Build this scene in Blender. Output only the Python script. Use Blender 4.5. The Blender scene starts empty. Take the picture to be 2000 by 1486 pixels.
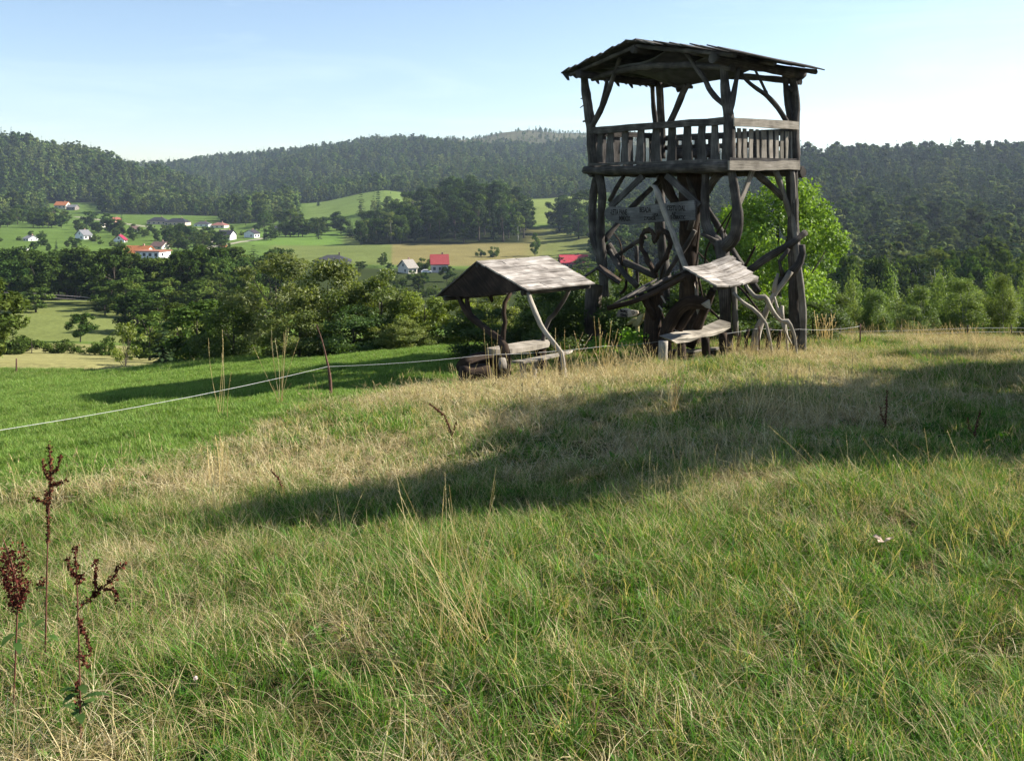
import bpy, math, random
import numpy as np
from mathutils import Vector, Matrix

# ------------------------------------------------------------------ camera, sky, sun, exposure
F, H, EYE = 1800.0, 370.0, 1.6          # focal length in photo pixels, horizon row, eye height
SUN_EL, SUN_AZ = 33.5, 75.0             # azimuth clockwise from the view direction (+Y)
SC = bpy.context.scene
COL = SC.collection
cam_data = bpy.data.cameras.new('camera')
cam = bpy.data.objects.new('camera', cam_data)
COL.objects.link(cam)
cam.location = (0, 0, EYE)
cam.rotation_euler = (math.pi / 2, 0, 0)
cam_data.sensor_width = 36.0
cam_data.lens = 36.0 * F / 2000.0
cam_data.shift_y = -(743.0 - H) / 2000.0
cam_data.clip_start = 0.05
cam_data.clip_end = 9000
SC.camera = cam

world = bpy.data.worlds.new('World')
SC.world = world
world.use_nodes = True
wn, wl = world.node_tree.nodes, world.node_tree.links
bg = wn['Background']
sky = wn.new('ShaderNodeTexSky')
sky.sky_type = 'NISHITA'
sky.sun_disc = False
sky.sun_elevation = math.radians(SUN_EL)
sky.sun_rotation = math.radians(SUN_AZ)
sky.altitude = 400
sky.air_density = 1.0
sky.dust_density = 0.35
sky.ozone_density = 1.6
# thin cirrus streaks high up
_tc = wn.new('ShaderNodeTexCoord'); _mp = wn.new('ShaderNodeMapping'); _mp.inputs['Scale'].default_value = (1.2, 1.2, 9.0); _mp.inputs['Rotation'].default_value = (0.05, 0.16, 0.3)
_cn = wn.new('ShaderNodeTexNoise'); _cn.inputs['Scale'].default_value = 2.2; _cn.inputs['Detail'].default_value = 7.0; _cn.inputs['Roughness'].default_value = 0.62; _cn.inputs['Distortion'].default_value = 0.6
_cr = wn.new('ShaderNodeMapRange'); _cr.inputs[1].default_value = 0.48; _cr.inputs[2].default_value = 0.78; _cr.inputs[3].default_value = 0.0; _cr.inputs[4].default_value = 0.10
_cm = wn.new('ShaderNodeMix'); _cm.data_type = 'RGBA'; _cm.inputs[7].default_value = (13.0, 13.6, 14.2, 1)
wl.new(_tc.outputs['Generated'], _mp.inputs[0]); wl.new(_mp.outputs[0], _cn.inputs['Vector']); wl.new(_cn.outputs[0], _cr.inputs[0]); wl.new(_cr.outputs[0], _cm.inputs[0])
wl.new(sky.outputs[0], _cm.inputs[6]); wl.new(_cm.outputs[2], bg.inputs['Color'])
bg.inputs['Strength'].default_value = 0.064

sun_data = bpy.data.lights.new('sun', 'SUN')
sun_data.energy = 5.0
sun_data.angle = math.radians(0.5)
sun_data.color = (1.0, 0.93, 0.82)
sun = bpy.data.objects.new('sun', sun_data)
COL.objects.link(sun)
_e, _a = math.radians(SUN_EL), math.radians(SUN_AZ)
TO_SUN = Vector((math.cos(_e) * math.sin(_a), math.cos(_e) * math.cos(_a), math.sin(_e)))
sun.rotation_euler = TO_SUN.to_track_quat('Z', 'Y').to_euler()
sun.location = (20, 10, 30)

SC.view_settings.view_transform = 'Standard'
SC.view_settings.look = 'None'
SC.view_settings.exposure = 1.5
SC.view_settings.gamma = 1.0
SC.cycles.max_bounces = 6
SC.cycles.diffuse_bounces = 3
SC.cycles.transmission_bounces = 4
SC.cycles.transparent_max_bounces = 8
SC.cycles.caustics_reflective = False
SC.cycles.caustics_refractive = False
SC.cycles.use_denoising = True

rng = np.random.default_rng(7)
random.seed(7)

# ------------------------------------------------------------------ small helpers
def tag(o, label=None, cat=None, group=None, kind=None):
    if label: o['label'] = label
    if cat: o['category'] = cat
    if group: o['group'] = group
    if kind: o['kind'] = kind
    return o

def link(name, mesh, parent=None, loc=None):
    o = bpy.data.objects.new(name, mesh)
    COL.objects.link(o)
    if parent is not None: o.parent = parent
    if loc is not None: o.location = loc
    return o

def empty(name, loc=(0, 0, 0)):
    o = bpy.data.objects.new(name, None)
    o.empty_display_size = 0.2
    COL.objects.link(o)
    o.location = loc
    return o

def copy_tree(o, parent=None):
    c = o.copy()
    COL.objects.link(c)
    if parent is not None: c.parent = parent
    for ch in list(o.children):
        copy_tree(ch, c)
    return c

def P(u, v, Y):
    """the point at depth Y that the photo shows at pixel u, v"""
    return Vector(((u - 1000.0) / F * Y, Y, EYE - (v - H) / F * Y))

def sstep(a, b, x):
    t = np.clip((np.asarray(x, float) - a) / (b - a), 0, 1)
    return t * t * (3 - 2 * t)

def _hash(i, j, s):
    n = (i * 374761393 + j * 668265263 + s * 1442695041) & 0xFFFFFFFF
    n = ((n ^ (n >> 13)) * 1274126177) & 0xFFFFFFFF
    return ((n ^ (n >> 16)) & 0xFFFF) / 65535.0

def vnoise(x, y, s=0):
    x = np.asarray(x, float); y = np.asarray(y, float)
    i = np.floor(x).astype(np.int64); j = np.floor(y).astype(np.int64)
    fx, fy = x - i, y - j
    fx = fx * fx * (3 - 2 * fx); fy = fy * fy * (3 - 2 * fy)
    a, b = _hash(i, j, s), _hash(i + 1, j, s)
    c, d = _hash(i, j + 1, s), _hash(i + 1, j + 1, s)
    return (a * (1 - fx) + b * fx) * (1 - fy) + (c * (1 - fx) + d * fx) * fy

def fbm(x, y, s=0, o=4):
    r, a, t = 0, 0.5, 0
    for k in range(o):
        r = r + a * vnoise(x * 2 ** k, y * 2 ** k, s + k); t += a; a *= 0.5
    return r / t

def mesh_quads(name, V, C=None, mat=None, tri=False):
    """V (n,4,3) (or n,3,3): free-standing faces with one colour each"""
    V = np.asarray(V, np.float32)
    n, k = V.shape[:2]
    me = bpy.data.meshes.new(name)
    me.vertices.add(n * k)
    me.vertices.foreach_set('co', V.reshape(-1))
    me.loops.add(n * k)
    me.loops.foreach_set('vertex_index', np.arange(n * k, dtype=np.int32))
    me.polygons.add(n)
    me.polygons.foreach_set('loop_start', np.arange(0, n * k, k, dtype=np.int32))
    me.polygons.foreach_set('loop_total', np.full(n, k, dtype=np.int32))
    if C is not None:
        a = me.color_attributes.new('Col', 'FLOAT_COLOR', 'POINT')
        cc = np.ones((n * k, 4), np.float32)
        cc[:, :3] = np.repeat(np.asarray(C, np.float32), k, axis=0)
        a.data.foreach_set('color', cc.reshape(-1))
    me.update(calc_edges=True)
    if mat is not None: me.materials.append(mat)
    return me

class MB:
    """collects shapes for one mesh, with a uv that runs along the grain (u) and across it (v)"""
    def __init__(s):
        s.v, s.f, s.uv, s.sm = [], [], [], []
    def face(s, idx, uvs, smooth=False):
        s.f.append(idx); s.uv.append(uvs); s.sm.append(smooth)
    def add(s, pts):
        n = len(s.v); s.v.extend([tuple(p) for p in pts]); return n
    def tube(s, pts, rad, n=10, seg=0.12, rough=0.085, cap=True, seed=0):
        pts = [Vector(p) for p in pts]
        if not hasattr(rad, '__len__'): rad = [rad] * len(pts)
        rd = random.Random(seed * 7919 + len(s.v) + 13)
        # Catmull-Rom resample
        out, rr = [], []
        for i in range(len(pts) - 1):
            p0 = pts[i - 1] if i > 0 else pts[i] * 2 - pts[i + 1]
            p1, p2 = pts[i], pts[i + 1]
            p3 = pts[i + 2] if i + 2 < len(pts) else pts[i + 1] * 2 - pts[i]
            k = max(1, int((p2 - p1).length / seg))
            for j in range(k):
                t = j / k
                out.append(0.5 * (2 * p1 + (p2 - p0) * t + (2 * p0 - 5 * p1 + 4 * p2 - p3) * t * t + (3 * p1 - p0 - 3 * p2 + p3) * t ** 3))
                rr.append(rad[i] + (rad[i + 1] - rad[i]) * t)
        out.append(pts[-1]); rr.append(rad[-1])
        ref = None; L = rd.uniform(0, 30); rings = []
        ph = [rd.uniform(0, 6.28) for _ in range(4)]
        for i, p in enumerate(out):
            d = (out[min(i + 1, len(out) - 1)] - out[max(i - 1, 0)]).normalized()
            if ref is None:
                ref = Vector((0, 0, 1)) if abs(d.z) < 0.8 else Vector((1, 0, 0))
            x = (ref - d * ref.dot(d)).normalized(); y = d.cross(x); ref = x
            if i: L += (out[i] - out[i - 1]).length
            ring = []
            for k in range(n):
                a = 2 * math.pi * k / n
                b = 1 + rough * (math.sin(3 * a + ph[0] + L * 2.1) + math.sin(2 * a + ph[1] - L * 3.7) * 0.8 + math.sin(L * 9 + ph[2]) * 0.6 + rd.uniform(-.5, .5))
                ring.append(p + (x * math.cos(a) + y * math.sin(a)) * rr[i] * b)
            rings.append((s.add(ring), L))
        for i in range(len(rings) - 1):
            (a0, l0), (b0, l1) = rings[i], rings[i + 1]
            for k in range(n):
                k2 = (k + 1) % n
                s.face((a0 + k, a0 + k2, b0 + k2, b0 + k), ((l0, k / n), (l0, (k + 1) / n), (l1, (k + 1) / n), (l1, k / n)), True)
        if cap:
            a0 = rings[0][0]; b0 = rings[-1][0]
            s.face(tuple(a0 + n - 1 - k for k in range(n)), tuple((math.cos(k) * .02, math.sin(k) * .02 + .3) for k in range(n)))
            s.face(tuple(b0 + k for k in range(n)), tuple((math.cos(k) * .02, math.sin(k) * .02 + .3) for k in range(n)))
        return s
    def plank(s, p0, p1, wdir, ndir, w, t, seg=5, wav=0.012, seed=0, w1=None):
        """a board from p0 to p1, width w along wdir, thickness t along ndir, with uneven edges"""
        rd = random.Random(seed * 101 + len(s.v))
        p0, p1 = Vector(p0), Vector(p1); wd = Vector(wdir).normalized(); nd = Vector(ndir).normalized()
        if w1 is None: w1 = w
        L0 = rd.uniform(0, 30); v0 = rd.randrange(1, 40) * 10 + rd.uniform(0, 5); L = (p1 - p0).length; rows = []
        for i in range(seg + 1):
            q = i / seg; c = p0.lerp(p1, q); ww = w + (w1 - w) * q
            a = ww / 2 + rd.uniform(-wav, wav); b = ww / 2 + rd.uniform(-wav, wav); z = rd.uniform(-wav, wav) * .3
            rows.append((s.add([c - wd * a - nd * (t / 2 - z), c + wd * b - nd * (t / 2 - z), c + wd * b + nd * (t / 2 + z), c - wd * a + nd * (t / 2 + z)]), L0 + L * q))
        cr = [0, w, w + t, 2 * w + t, 2 * w + 2 * t]
        for i in range(seg):
            (a0, l0), (b0, l1) = rows[i], rows[i + 1]
            for k in range(4):
                k2 = (k + 1) % 4
                s.face((a0 + k, b0 + k, b0 + k2, a0 + k2), ((l0, v0 + cr[k]), (l1, v0 + cr[k]), (l1, v0 + cr[k + 1]), (l0, v0 + cr[k + 1])))
        for (a0, _), o in ((rows[0], 1), (rows[-1], -1)):
            q = (a0, a0 + 1, a0 + 2, a0 + 3)
            s.face(q if o == 1 else q[::-1], ((0, v0), (.02, v0), (.02, v0 + .02), (0, v0 + .02)))
        return s
    def slab(s, outline, nd, t):
        """a flat outline given thickness t along nd"""
        nd = Vector(nd).normalized(); o = [Vector(p) for p in outline]; n = len(o)
        a = s.add(o); b = s.add([p + nd * t for p in o])
        c = o[0]; e = (o[n // 2] - c).normalized(); g = nd.cross(e)
        uv = [((p - c).dot(e), (p - c).dot(g)) for p in o]
        s.face(tuple(range(b, b + n)), tuple(uv)); s.face(tuple(range(a + n - 1, a - 1, -1)), tuple(uv[::-1]))
        for k in range(n):
            k2 = (k + 1) % n
            s.face((a + k, a + k2, b + k2, b + k), (uv[k], uv[k2], uv[k2], uv[k]))
        return s
    def box(s, c, sx, sy, sz, rz=0.0):
        m = Matrix.Rotation(rz, 3, 'Z'); c = Vector(c)
        q = [c + m @ Vector((x * sx / 2, y * sy / 2, z * sz / 2)) for z in (-1, 1) for x, y in ((-1, -1), (1, -1), (1, 1), (-1, 1))]
        a = s.add(q)
        for f in ((3, 2, 1, 0), (4, 5, 6, 7), (0, 1, 5, 4), (1, 2, 6, 5), (2, 3, 7, 6), (3, 0, 4, 7)):
            s.face(tuple(a + i for i in f), ((0, 0), (1, 0), (1, 1), (0, 1)))
        return s
    def build(s, name, mat, parent=None, loc=None):
        me = bpy.data.meshes.new(name)
        me.from_pydata(s.v, [], s.f)
        uv = me.uv_layers.new(name='grain')
        flat = np.array([c for f in s.uv for c in f], np.float32).reshape(-1)
        uv.data.foreach_set('uv', flat)
        me.polygons.foreach_set('use_smooth', np.array(s.sm, dtype=bool))
        me.materials.append(mat)
        me.update()
        o = link(name, me, parent)
        if loc is not None: o.location = loc
        return o

# ------------------------------------------------------------------ materials
def new_mat(name):
    m = bpy.data.materials.new(name); m.use_nodes = True
    nt = m.node_tree; b = nt.nodes['Principled BSDF']
    b.inputs['Roughness'].default_value = 0.9
    b.inputs['Specular IOR Level'].default_value = 0.15
    return m, nt, b

def nd(nt, t, **kw):
    n = nt.nodes.new(t)
    for k, v in kw.items():
        if k.startswith('i_'): n.inputs[k[2:]].default_value = v
        else: setattr(n, k, v)
    return n

def ramp(nt, stops):
    r = nt.nodes.new('ShaderNodeValToRGB'); e = r.color_ramp.elements
    while len(e) < len(stops): e.new(0.5)
    for i, (p, c) in enumerate(stops):
        e[i].position = p; e[i].color = (*c, 1)
    return r

def wood(name, c0, c1, c2, gr=1.0, bump=0.5):
    """weathered timber: streaks along the grain, cracks, blotches"""
    m, nt, b = new_mat(name); L = nt.links.new
    uv = nd(nt, 'ShaderNodeUVMap', uv_map='grain')
    mp = nd(nt, 'ShaderNodeMapping'); mp.inputs['Scale'].default_value = (2.2 * gr, 38 * gr, 1); L(uv.outputs[0], mp.inputs[0])
    n1 = nd(nt, 'ShaderNodeTexNoise', i_Scale=1.0, i_Detail=6.0, i_Roughness=0.65); L(mp.outputs[0], n1.inputs['Vector'])
    geo = nd(nt, 'ShaderNodeTexCoord')
    n2 = nd(nt, 'ShaderNodeTexNoise', i_Scale=3.1, i_Detail=4.0); L(geo.outputs['Object'], n2.inputs['Vector'])
    mx = nd(nt, 'ShaderNodeMath', operation='MULTIPLY_ADD'); mx.inputs[1].default_value = 0.55; L(n1.outputs[0], mx.inputs[0])
    m2 = nd(nt, 'ShaderNodeMath', operation='MULTIPLY'); m2.inputs[1].default_value = 0.45; L(n2.outputs[0], m2.inputs[0]); L(m2.outputs[0], mx.inputs[2])
    r = ramp(nt, [(0.34, c0), (0.5, c1), (0.66, c2)]); L(mx.outputs[0], r.inputs[0])
    sp = nd(nt, 'ShaderNodeSeparateXYZ'); L(uv.outputs[0], sp.inputs[0])
    dv = nd(nt, 'ShaderNodeMath', operation='DIVIDE'); dv.inputs[1].default_value = 10; L(sp.outputs['Y'], dv.inputs[0])
    fl = nd(nt, 'ShaderNodeMath', operation='FLOOR'); L(dv.outputs[0], fl.inputs[0])
    wn_ = nd(nt, 'ShaderNodeTexWhiteNoise', noise_dimensions='1D'); L(fl.outputs[0], wn_.inputs['W'])
    mr = nd(nt, 'ShaderNodeMapRange'); mr.inputs[3].default_value = .6; mr.inputs[4].default_value = 1.15; L(wn_.outputs[0], mr.inputs[0])
    hs = nd(nt, 'ShaderNodeHueSaturation'); L(r.outputs[0], hs.inputs['Color']); L(mr.outputs[0], hs.inputs['Value'])
    L(hs.outputs[0], b.inputs['Base Color'])
    bp = nd(nt, 'ShaderNodeBump', i_Strength=bump, i_Distance=0.02); L(n1.outputs[0], bp.inputs['Height']); L(bp.outputs[0], b.inputs['Normal'])
    return m

def leafy(name, trans=0.35, tint=(1.25, 1.25, 0.55), var=0.25, gloss=0.0, hue=0.012, k=0.75):
    """foliage: own colour of each leaf from the mesh, light passing through"""
    m = bpy.data.materials.new(name); m.use_nodes = True
    nt = m.node_tree; L = nt.links.new; nt.nodes.remove(nt.nodes['Principled BSDF'])
    out = nt.nodes['Material Output']
    at = nd(nt, 'ShaderNodeAttribute', attribute_name='Col')
    oi = nd(nt, 'ShaderNodeObjectInfo')
    mr = nd(nt, 'ShaderNodeMapRange'); mr.inputs[3].default_value = k * (1 - var); mr.inputs[4].default_value = k * (1 + var); L(oi.outputs['Random'], mr.inputs[0])
    w = nd(nt, 'ShaderNodeTexWhiteNoise', noise_dimensions='1D'); L(oi.outputs['Random'], w.inputs['W'])
    mh = nd(nt, 'ShaderNodeMapRange'); mh.inputs[3].default_value = 0.5 - hue; mh.inputs[4].default_value = 0.5 + hue; L(w.outputs[0], mh.inputs[0])
    hs = nd(nt, 'ShaderNodeHueSaturation'); L(mr.outputs[0], hs.inputs['Value']); L(mh.outputs[0], hs.inputs['Hue']); L(at.outputs['Color'], hs.inputs['Color'])
    d = nd(nt, 'ShaderNodeBsdfDiffuse'); L(hs.outputs[0], d.inputs[0])
    t = nd(nt, 'ShaderNodeBsdfTranslucent')
    tm = nd(nt, 'ShaderNodeMix', data_type='RGBA', blend_type='MULTIPLY'); tm.inputs[0].default_value = 1
    L(hs.outputs[0], tm.inputs[6]); tm.inputs[7].default_value = (*tint, 1); L(tm.outputs[2], t.inputs[0])
    mix = nd(nt, 'ShaderNodeMixShader'); mix.inputs[0].default_value = trans
    L(d.outputs[0], mix.inputs[1]); L(t.outputs[0], mix.inputs[2])
    last = mix
    if gloss:
        g = nd(nt, 'ShaderNodeBsdfGlossy'); g.inputs['Roughness'].default_value = 0.55
        mg = nd(nt, 'ShaderNodeMixShader'); mg.inputs[0].default_value = gloss
        L(mix.outputs[0], mg.inputs[1]); L(g.outputs[0], mg.inputs[2]); last = mg
    L(last.outputs[0], out.inputs[0])
    return m

def plain(name, c, rough=0.85, var=0.15, scale=2.0, spec=0.15, metal=0.0):
    m, nt, b = new_mat(name); L = nt.links.new
    g = nd(nt, 'ShaderNodeTexCoord'); n = nd(nt, 'ShaderNodeTexNoise', i_Scale=scale, i_Detail=5.0); L(g.outputs['Object'], n.inputs['Vector'])
    r = ramp(nt, [(0.3, tuple(x * (1 - var) for x in c)), (0.7, tuple(min(1, x * (1 + var)) for x in c))]); L(n.outputs[0], r.inputs[0])
    L(r.outputs[0], b.inputs['Base Color']); b.inputs['Roughness'].default_value = rough
    b.inputs['Specular IOR Level'].default_value = spec; b.inputs['Metallic'].default_value = metal
    return m

M = {}
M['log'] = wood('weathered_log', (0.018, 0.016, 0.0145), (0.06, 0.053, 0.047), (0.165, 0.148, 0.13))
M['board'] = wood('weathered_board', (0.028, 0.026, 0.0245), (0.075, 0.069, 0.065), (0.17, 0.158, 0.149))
M['pale'] = wood('bleached_and_sunlit_wood', (0.11, 0.097, 0.078), (0.31, 0.278, 0.23), (0.50, 0.455, 0.39))  # also carries the sun on the tower's right side in its colour
M['brown'] = wood('brown_wood', (0.012, 0.008, 0.006), (0.034, 0.023, 0.016), (0.085, 0.058, 0.04))
M['roofwood'] = wood('roof_boards', (0.045, 0.037, 0.031), (0.29, 0.26, 0.23), (0.58, 0.545, 0.50), 0.8, 0.8)
M['greywood'] = wood('grey_wood', (0.06, 0.054, 0.047), (0.17, 0.155, 0.135), (0.32, 0.295, 0.26))  # lighter tone painted in for sunlit edges of tower legs and brace
M['yellowwood'] = wood('yellow_lit_wood', (0.20, 0.18, 0.07), (0.40, 0.35, 0.17), (0.52, 0.46, 0.27))  # yellow sunlight put into the driftwood's colour
M['signwood'] = wood('sign_board', (0.07, 0.068, 0.066), (0.14, 0.136, 0.132), (0.22, 0.215, 0.21))
M['signlight'] = wood('fresh_sign_board', (0.42, 0.33, 0.25), (0.60, 0.49, 0.38), (0.72, 0.62, 0.50))
M['ink'] = plain('burnt_lettering', (0.02, 0.016, 0.014))
M['wire'] = plain('white_fence_tape', (0.5, 0.5, 0.49), 0.6)
M['rust'] = plain('rusty_iron', (0.11, 0.06, 0.045), 0.8, 0.4, 30)
M['cloth'] = plain('grey_tarpaulin', (0.075, 0.075, 0.08), 0.9, 0.3, 4)
M['plate'] = plain('metal_plate', (0.45, 0.38, 0.35), 0.5)
M['red'] = plain('red_print', (0.5, 0.06, 0.04), 0.6)
M['leaf'] = leafy('leaf_far', 0.28, k=.92)
M['leafnear'] = leafy('leaf_near', 0.42, var=0.15, gloss=0.025, k=1.08)
M['leafforest'] = leafy('leaf_forest', 0.25, var=0.42, hue=0.022, k=0.8)
M['needle'] = leafy('needles', 0.12, (1.1, 1.15, 0.6), k=1.0)
M['grass'] = leafy('grass_blades', 0.38, (1.15, 1.2, 0.5), 0.28, 0.015, 0.012)
M['straw'] = leafy('dry_blades', 0.3, (1.1, 1.05, 0.8), 0.25, 0.015, 0.008, .92)
M['bark'] = wood('bark', (0.03, 0.024, 0.018), (0.085, 0.07, 0.055), (0.15, 0.125, 0.10))
M['birchbark'] = wood('birch_bark', (0.10, 0.09, 0.08), (0.42, 0.40, 0.37), (0.6, 0.58, 0.55), 0.4)
M['dockred'] = leafy('dock_seeds', 0.15, (1.2, 0.9, 0.8), 0.2)
# ------------------------------------------------------------------ the lie of the land
TU = np.array([-800, -300, 0, 150, 300, 450, 600, 750, 900, 1050, 1200, 1400, 1600, 1800, 2000, 2400, 3000], float)
TY = np.array([60, 90, 130, 170, 200, 260, 330, 420, 520, 650, 800, 950, 1100, 1250, 1450, 1700, 2000, 2400, 3000], float)
_r0 = [708, 692, 660, 622, 598, 572, 537, 497, 474, 447, 426, 405, 350, 295, 283, 290, 300, 310, 320]
_r15 = [710, 694, 662, 622, 600, 573, 537, 497, 476, 450, 428, 409, 360, 318, 305, 312, 318, 322, 325]
_r30 = [716, 699, 668, 625, 601, 574, 537, 499, 478, 452, 431, 413, 392, 356, 372, 362, 334, 335, 340]
_r45 = [735, 725, 690, 640, 610, 576, 540, 505, 481, 456, 434, 418, 408, 404, 385, 345, 318, 322, 330]
_r60 = [790, 780, 720, 665, 640, 590, 545, 510, 482, 455, 424, 398, 398, 375, 345, 315, 300, 305, 315]
_r75 = [820, 790, 720, 690, 665, 600, 550, 512, 480, 452, 405, 372, 378, 362, 330, 300, 284, 290, 300]
_r90 = [820, 790, 720, 690, 668, 602, 553, 514, 480, 430, 412, 395, 375, 350, 320, 295, 282, 272, 285]
_r105 = [820, 790, 715, 690, 665, 600, 553, 514, 478, 440, 400, 385, 370, 350, 325, 300, 280, 258, 275]
_r120 = [820, 790, 715, 690, 660, 600, 553, 510, 470, 430, 395, 370, 350, 330, 310, 290, 275, 262, 280]
_r140 = [820, 790, 715, 680, 650, 595, 545, 500, 455, 415, 380, 350, 330, 315, 305, 300, 295, 290, 300]
_r160 = [800, 770, 700, 660, 635, 585, 540, 495, 450, 400, 352, 318, 312, 312, 312, 312, 312, 312, 312]
_r180 = [780, 755, 690, 650, 625, 580, 535, 490, 445, 398, 352, 318, 314, 316, 316, 316, 316, 316, 316]
_r200 = [770, 740, 680, 645, 620, 575, 530, 485, 440, 392, 342, 305, 300, 305, 308, 310, 310, 310, 310]
TV = np.array([_r0, _r0, _r0, _r15, _r30, _r45, _r60, _r75, _r90, _r105, _r120, _r140, _r160, _r180, _r200, _r200, _r200], float)
TZ = EYE - (TV - H) / F * TY[None, :]

def _near(X, Y):
    Yc = np.where(Y > 0, Y, Y * 0.35)
    z = -0.105 * Yc
    z = z - 0.12 * 2.0 * np.log1p(np.exp(np.clip((-X - 1.0) / 2.0, -30, 30)))
    u = X / np.maximum(Y, 1.0) * F + 1000
    c = 26 + 34 * sstep(620, 120, u)
    z = z - 0.012 * np.maximum(0, Y - c) ** 2
    z = z - 0.18 * np.exp(-(((X + 0.5) / 2.2) ** 2 + ((Y - 17.3) / 1.6) ** 2))
    f = sstep(0, 2, Y) * (1 - sstep(45, 60, Y))
    z = z + f * (0.20 * (fbm(X * .28, Y * .28, 3, 3) - .5) + 0.13 * (fbm(X * 1.3, Y * 1.3, 5, 3) - .5) + 0.05 * (fbm(X * 4.1, Y * 4.1, 6, 2) - .5))
    return z

def terrain(X, Y):
    X = np.asarray(X, float); Y = np.asarray(Y, float)
    X, Y = np.broadcast_arrays(X, Y)
    u = np.clip(X / np.maximum(Y, 1.0) * F + 1000, TU[0], TU[-1] - 1e-6)
    # smooth interpolation between columns and along depth
    i = np.clip(np.searchsorted(TU, u, side='right') - 1, 0, len(TU) - 2)
    s = (u - TU[i]) / (TU[i + 1] - TU[i]); s = 0.35 * s + 0.65 * s * s * (3 - 2 * s)
    y = np.clip(Y, TY[0], TY[-1] - 1e-6)
    j = np.clip(np.searchsorted(TY, y, side='right') - 1, 0, len(TY) - 2)
    def row(ii):
        # cubic Hermite along depth
        z0, z1 = TZ[ii, j], TZ[ii, j + 1]
        jm, jp = np.maximum(j - 1, 0), np.minimum(j + 2, len(TY) - 1)
        h = TY[j + 1] - TY[j]
        m0 = (z1 - TZ[ii, jm]) / (TY[j + 1] - TY[jm]) * h
        m1 = (TZ[ii, jp] - z0) / (TY[jp] - TY[j]) * h
        t = (y - TY[j]) / h
        return (2 * t ** 3 - 3 * t ** 2 + 1) * z0 + (t ** 3 - 2 * t ** 2 + t) * m0 + (-2 * t ** 3 + 3 * t ** 2) * z1 + (t ** 3 - t ** 2) * m1
    zf = row(i) * (1 - s) + row(i + 1) * s
    zf = zf + sstep(800, 1500, Y) * 34 * (fbm(X / 190, Y / 190, 11, 3) - .5)
    zn = _near(X, np.minimum(Y, 62))
    b = sstep(34, 60, Y)
    return zn * (1 - b) + zf * b

def gz(x, y): return float(terrain(x, y))

def hit(u, v, y0=30.0, y1=2900.0):
    """first point of the ground seen at pixel u, v beyond depth y0"""
    Y = np.geomspace(y0, y1, 2500)
    X = (u - 1000) / F * Y
    vv = H + F * (EYE - terrain(X, Y)) / Y
    k = np.nonzero(vv <= v)[0]
    k = k[0] if len(k) else int(np.argmin(vv))
    return Vector((X[k], Y[k], float(terrain(X[k], Y[k]))))

FENCE = [(0, 840, 10.4), (640, 716, 15.2), (950, 693, 16.2), (1180, 676, 17.9), (1310, 663, 19.0), (1483, 641, 20.4), (1560, 643, 21.6), (1680, 637, 24.0)]
FENCE_XY = np.array([((u - 1000) / F * Y, Y) for u, v, Y in FENCE])
def fence_side(X, Y):
    """positive on the far (tower and meadow) side of the fence"""
    px = np.concatenate([[-30.0], FENCE_XY[:, 0], [40.0]]); py = np.concatenate([[-10.0], FENCE_XY[:, 1], [62.0]])
    return Y - np.interp(X, px, py)

_lw = [hit(u, v, 2.5) for u, v in ((-300, 1010), (-100, 985), (60, 962), (250, 925), (400, 885), (510, 840), (640, 800), (760, 772), (880, 742))]
LAWN_Y = np.array([p.y for p in _lw] + [17.4, 20, 60]); LAWN_X = np.array([p.x for p in _lw] + [-.9, -.6, -1])
def lawn(X, Y):
    """the mown bright meadow to the left of the shelter"""
    xb = np.interp(Y, LAWN_Y, LAWN_X) + 0.9 * (fbm(X * .9, Y * .9, 51, 3) - .5)
    return sstep(0.35, -0.35, X - xb)

def dryness(X, Y):
    u = X / np.maximum(Y, .5) * F + 1000
    n = fbm(X * .55, Y * .55, 21, 4)
    n2 = fbm(X * 1.9, Y * 1.9, 33, 3)
    d = 0.19 + 2.5 * (n - .5) + 1.1 * (n2 - .5)
    band = sstep(9.5, 12.0, Y - 0.12 * X) * (1 - sstep(30, 40, Y))
    d = d + 0.28 * band + 0.22 * sstep(4.6, 3.0, Y) * sstep(.5, -1.0, X) - 0.15 * sstep(5, 8, Y) * (1 - sstep(8.5, 10.5, Y)) * sstep(0, 2, X)
    d = d + 0.30 * np.exp(-((X + 0.35) ** 2 / .25 + (Y - 4.2) ** 2 / 3.0))
    d = d + 0.16 * sstep(1.3, .3, X) * sstep(7.5, 5.5, Y) - 0.06 * sstep(1.2, 2.2, X) * sstep(9, 7, Y)
    d = np.clip(d, 0.05, 0.97)
    d = d * (1 - .85 * sstep(.6, 1.6, fence_side(X, Y)) * sstep(-1.5, -.5, X) * (1 - sstep(7.5, 9, X)))
    return d * (1 - 0.93 * lawn(X, Y))

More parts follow.
